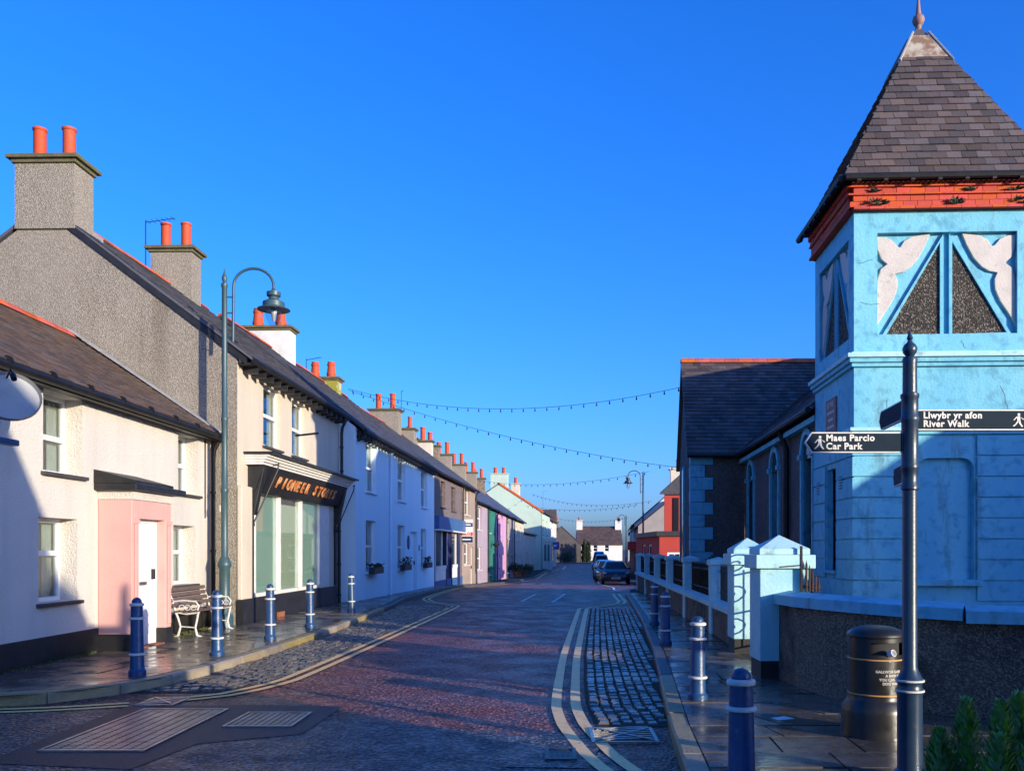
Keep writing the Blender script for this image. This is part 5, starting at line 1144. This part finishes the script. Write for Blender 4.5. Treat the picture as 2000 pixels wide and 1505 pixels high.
festoon('string of bulbs crossing low in front of the mint gable', (-2.8,78,6.6), (8.4,66,5.9), .5, 22, .010, 1.2)
festoon('farthest string of bulbs above the white end cottage', (.2,100,6.3), (11.2,98,6.2), .6, 20, .012, 1.4)

# estate agent board, hanging sign, plants
bd = thing('sale_board', 'blue and white estate agent board with a red SOLD strip', 'sign', W(-4.80, 36.25, 1.95))
MB().box(0,.70,-.012,.012,0,1.25).build('board', 'far_white', bd)
for z0_, z1_, m_, tx, sz in ((.86,1.06,'navy','',.17),(.38,.56,'red_sign','SOLD',.18),(.02,.34,'navy','',.085)):
    s_ = MB().box(.02,.68,-.016,-.0125,z0_,z1_).build('band', m_, bd)
    if not tx: MB().box(.12,.58,-.019,-.0165,(z0_+z1_)/2-.03,(z0_+z1_)/2+.03).build('print_line', 'sign_white', s_)
    else: part('lettering', text_mesh(tx, sz, 'sign_white', .001, offset=.003, align='CENTER'), s_, (.35,-.018,(z0_+z1_)/2-sz*.35), (math.pi/2,0,0))
MB().tube([(-.15,0,1.0),(0,0,1.0)], .02, 6).build('bracket', 'wire', bd)
hsn = thing('hanging_sign', 'small square purple hanging sign with a white mark', 'sign', W(.25, 96, 1.6))
MB().box(0,1.0,-.03,.03,0,1.0).build('panel', 'purple_sign', hsn); MB().prism([(.15,-.035,.45),(.4,-.035,.35),(.6,-.035,.5),(.75,-.035,.75),(.5,-.035,.62),(.3,-.035,.72)], (0,.004,0)).build('mark', 'sign_white', hsn); MB().tube([(-.5,0,1.05),(1,0,1.05)], .03, 6).build('bracket', 'wire', hsn)
def shrub(name, label, loc, h, r, n, leaf, m='foliage', cat='shrub', needle=False, pot=None):
    t = thing(name, label, cat, loc); MB().tube([(0,0,0),(.01,0,h*.5),(0,.01,h*.85)], [.03*h,.02*h,.005], 6).build('stem', 'bark', t)
    mb = MB(); lobes = [(Vector((R.uniform(-.6,.6)*r, R.uniform(-.6,.6)*r, h*R.uniform(.3,.85))), r*R.uniform(.3,.55)) for _ in range(9)]
    for i in range(n):
        if needle:
            z = R.random(); k = i % 13; q_ = r*(.25+.6*((k*7 % 13)/13)); bx, by = q_*math.cos(k*2.4), q_*math.sin(k*2.4); top = h*(.6+.4*((k*37 % 10)/10)); rr = .34*r*(1-z)**.8
            a = R.uniform(0, 6.3); p = Vector((bx+rr*R.random()*math.cos(a), by+rr*R.random()*math.sin(a), top*z)); d = Vector((math.cos(a)*.6, math.sin(a)*.6, 1))*leaf; s_ = Vector((-math.sin(a), math.cos(a), 0))*leaf*.20
        else:
            c, q = R.choice(lobes); v = Vector((R.gauss(0,1), R.gauss(0,1), R.gauss(0,.8))); p = c + v.normalized()*q*R.uniform(.6,1.1); d = Vector((R.uniform(-1,1), R.uniform(-1,1), R.uniform(-.5,1)))*leaf; s_ = d.orthogonal().normalized()*leaf*.35
        mb.poly(p, p+d*.5+s_, p+d, p+d*.5-s_)
    mb.build('foliage', m, t, kind='stuff')
    if pot: MB().lathe([(pot*.7,-.02),(pot,.4),(pot*.9,.4)], 12).build('pot', 'terracotta', t)
    return t
shrub('conifer_shrub', 'feathery young green conifer at the foot of the fingerpost', W(2.30, 3.22, .1), .82, .56, 16000, .055, 'conifer', needle=True)
shrub('shrub', 'dark green shrub behind the railings by the transept', W(3.9, 15.4, .3), 1.15, .7, 900, .11, 'foliage_dark'); shrub('shrub', 'leafy shrub behind the railings near the gate pier', W(3.65, 13.2, .3), 1.05, .6, 900, .10, 'foliage_dark')
shrub('potted_plant', 'large planted tub before the grey terrace house', W(FX(56)+.75, 56, gz(56)+.3), 1.0, .7, 300, .2, 'foliage_dark', 'plant', pot=.45)
shrub('potted_plant', 'second planted tub beside the bright blue door', W(FX(61)+.7, 62, gz(62)+.3), .8, .6, 260, .2, 'foliage_dark', 'plant', pot=.4)
shrub('shrub', 'small bush at the foot of the cream end house', W(FX(67)+.6, 67, gz(67)+.1), .8, .6, 260, .2, 'foliage')
shrub('conifer_tree', 'dark conifer beside the stone house at the junction', W(6.1, 116, gz(116)), 3.9, 1.0, 2500, .35, 'foliage_dark', 'tree', needle=True)
shrub('hedge_bush', 'low dark hedge before the stone house', W(2.4, 114, gz(114)), 1.3, 1.8, 600, .3, 'foliage_dark')

# ------------------------------------------------------------------ parked cars
def car(label, loc, rz, paint, hs=1.0, plate=True):
    t = thing('parked_car', label, 'car', loc, rz, 'cars parked along the kerb')
    ST = [(0,.66,.30,.56,.60,.58),(.06,.78,.22,.66,.70,.66),(.4,.85,.20,.80,.84,.72),(1.0,.87,.20,.91,.97,.72),(1.25,.87,.20,.93,1.10,.68),(1.8,.87,.20,.95,1.40,.57),(2.4,.87,.20,.96,1.46,.57),(3.2,.87,.20,.98,1.42,.55),(3.75,.86,.20,1.0,1.18,.58),(4.05,.82,.26,.95,1.0,.62),(4.15,.74,.34,.86,.90,.6)]
    vs = []; 
    for y, w_, zb, zs_, zt_, wt_ in ST:
        if zt_ > 1.0: zt_ = zs_ + (zt_-zs_)*(1+(hs-1)*2.2)
        half = [(w_*.86,zb),(w_,zb+.14),(w_*1.01,zs_-.18),(w_*.97,zs_),(wt_,zt_-.04),(wt_*.82,zt_)]
        vs += [(x, y, z) for x, z in half] + [(-x, y, z) for x, z in half[::-1]]
    m_ = 12; fs = [(i*m_+k, i*m_+(k+1) % m_, (i+1)*m_+(k+1) % m_, (i+1)*m_+k) for i in range(len(ST)-1) for k in range(m_)] + [tuple(range(m_))[::-1], tuple((len(ST)-1)*m_+k for k in range(m_))]
    b = MB().add(vs, fs).build('body', paint, t, True); V = lambda i, k: Vector(vs[i*m_+k])
    def sheet(name, q, off, m2): MB().prism([p+Vector(off) for p in q], Vector(off)*.6).build(name, m2, t)
    L_ = lambda a, b_, f: a+(b_-a)*f
    sheet('windscreen', [L_(V(3,4),V(3,7),.04), L_(V(3,4),V(3,7),.96), L_(L_(V(5,4),V(5,7),.97),L_(V(3,4),V(3,7),.97),.05), L_(L_(V(5,4),V(5,7),.03),L_(V(3,4),V(3,7),.03),.05)], (0,-.02,.022), 'pane')
    sheet('rear_window', [L_(V(7,4),V(7,7),.06), L_(V(7,4),V(7,7),.94), L_(V(8,4),V(8,7),.92), L_(V(8,4),V(8,7),.08)], (0,.02,.02), 'pane')
    for k0, k1, sx in ((3,4,1),(8,7,-1)):
        for i0, i1 in ((4,6),(6,7)):
            q = [L_(V(i0,k0),V(i0,k1),.08), L_(V(i1,k0),V(i1,k1),.08), L_(V(i1,k0),V(i1,k1),.86), L_(V(i0,k0),V(i0,k1),.86)]; sheet('side_window', q, (sx*.014,0,.004), 'pane')
    for sx in (-1, 1):
        MB().prism([(sx*.50,.035,.60),(sx*.76,.16,.64),(sx*.80,.32,.79),(sx*.56,.12,.71)], (0,-.03,.015)).build('headlight', 'headlamp', t); MB().box(sx*.9-.09, sx*.9+.09, 1.35, 1.45, .93, 1.05).build('wing_mirror', paint, t, bev=.02)
        MB().box(sx*.6-.09, sx*.6+.09, 4.12, 4.17, .66, .84).build('tail_light', 'red_sign', t)
        for y in (.78, 3.32):
            wv = MB().lathe([(.24,-.1),(.31,-.09),(.32,0),(.31,.09),(.24,.1)], 22).build('wheel', 'tyre', t, True); wv.matrix_local = Matrix.Translation((sx*.79, y, .32)) @ Matrix.Rotation(math.pi/2, 4, 'Y')
            MB().lathe([(.21,-.105),(.215,0),(.21,.105)], 16).build('rim', 'metal', wv)
    MB().box(-.44,.44,.01,.07,.46,.58).build('grille', 'black_gloss', t); MB().box(-.60,.60,-.02,.05,.26,.40).build('lower_grille', 'black_paint', t); MB().box(-.10,.10,-.015,.06,.60,.645).build('badge', 'metal', t)
    if plate: p_ = MB().box(-.26,.26,-.035,-.021,.36,.47).build('number_plate', 'upvc', t); MB().box(-.20,.20,-.038,-.036,.39,.44).build('plate_print', 'black_paint', p_)
    return t
CARS = [((4.05,42.2),'car_navy',1.0,'dark navy hatchback parked first in the line facing up the street'), ((4.0,47.5),'car_grey',1.05,'grey car parked directly behind the navy hatchback'), ((4.3,54),'car_silver',1.12,'silver car parked third behind the navy hatchback'), ((4.75,62),'car_navy',1.05,'dark blue car parked between the silver car and white van'), ((5.4,72),'car_white',1.5,'white van-like vehicle parked farther down the line'), ((6.0,84),'car_grey',1.7,'dark tall van parked last before the junction')]
for (x, d), p_, hs_, lab in CARS: car(lab, W(x, d, gz(d)), -.05, p_, hs_)
mc = thing('parked_motorbike', 'dark motorbike parked on the far left pavement edge', 'motorbike', W(-.55, 84, gz(84)+.12))
for y in (0, 1.4): MB().lathe([(.22,-.06),(.32,-.05),(.32,.05),(.22,.06)], 18).build('wheel', 'tyre', mc).matrix_local = Matrix.Translation((0,y,.32)) @ Matrix.Rotation(math.pi/2, 4, 'Y')
MB().tube([(0,.05,.4),(0,.3,.85),(0,.7,.9),(0,1.3,.75),(0,1.5,.8)], [.05,.16,.18,.14,.06], 8).build('body', 'car_navy', mc, True); MB().tube([(-.35,.25,1.05),(.35,.25,1.05)], .025, 6).build('handlebar', 'metal', mc)
ad = MB().prism([(0,0,0),(.7,0,0),(.66,.12,1.1),(.04,.12,1.1)], (0,.03,0)).build('pavement_sign', 'far_white'); ad.location = W(.05, 90, gz(90)+.12); tag(ad, 'white pavement board leaning beyond the motorbike', 'sign')
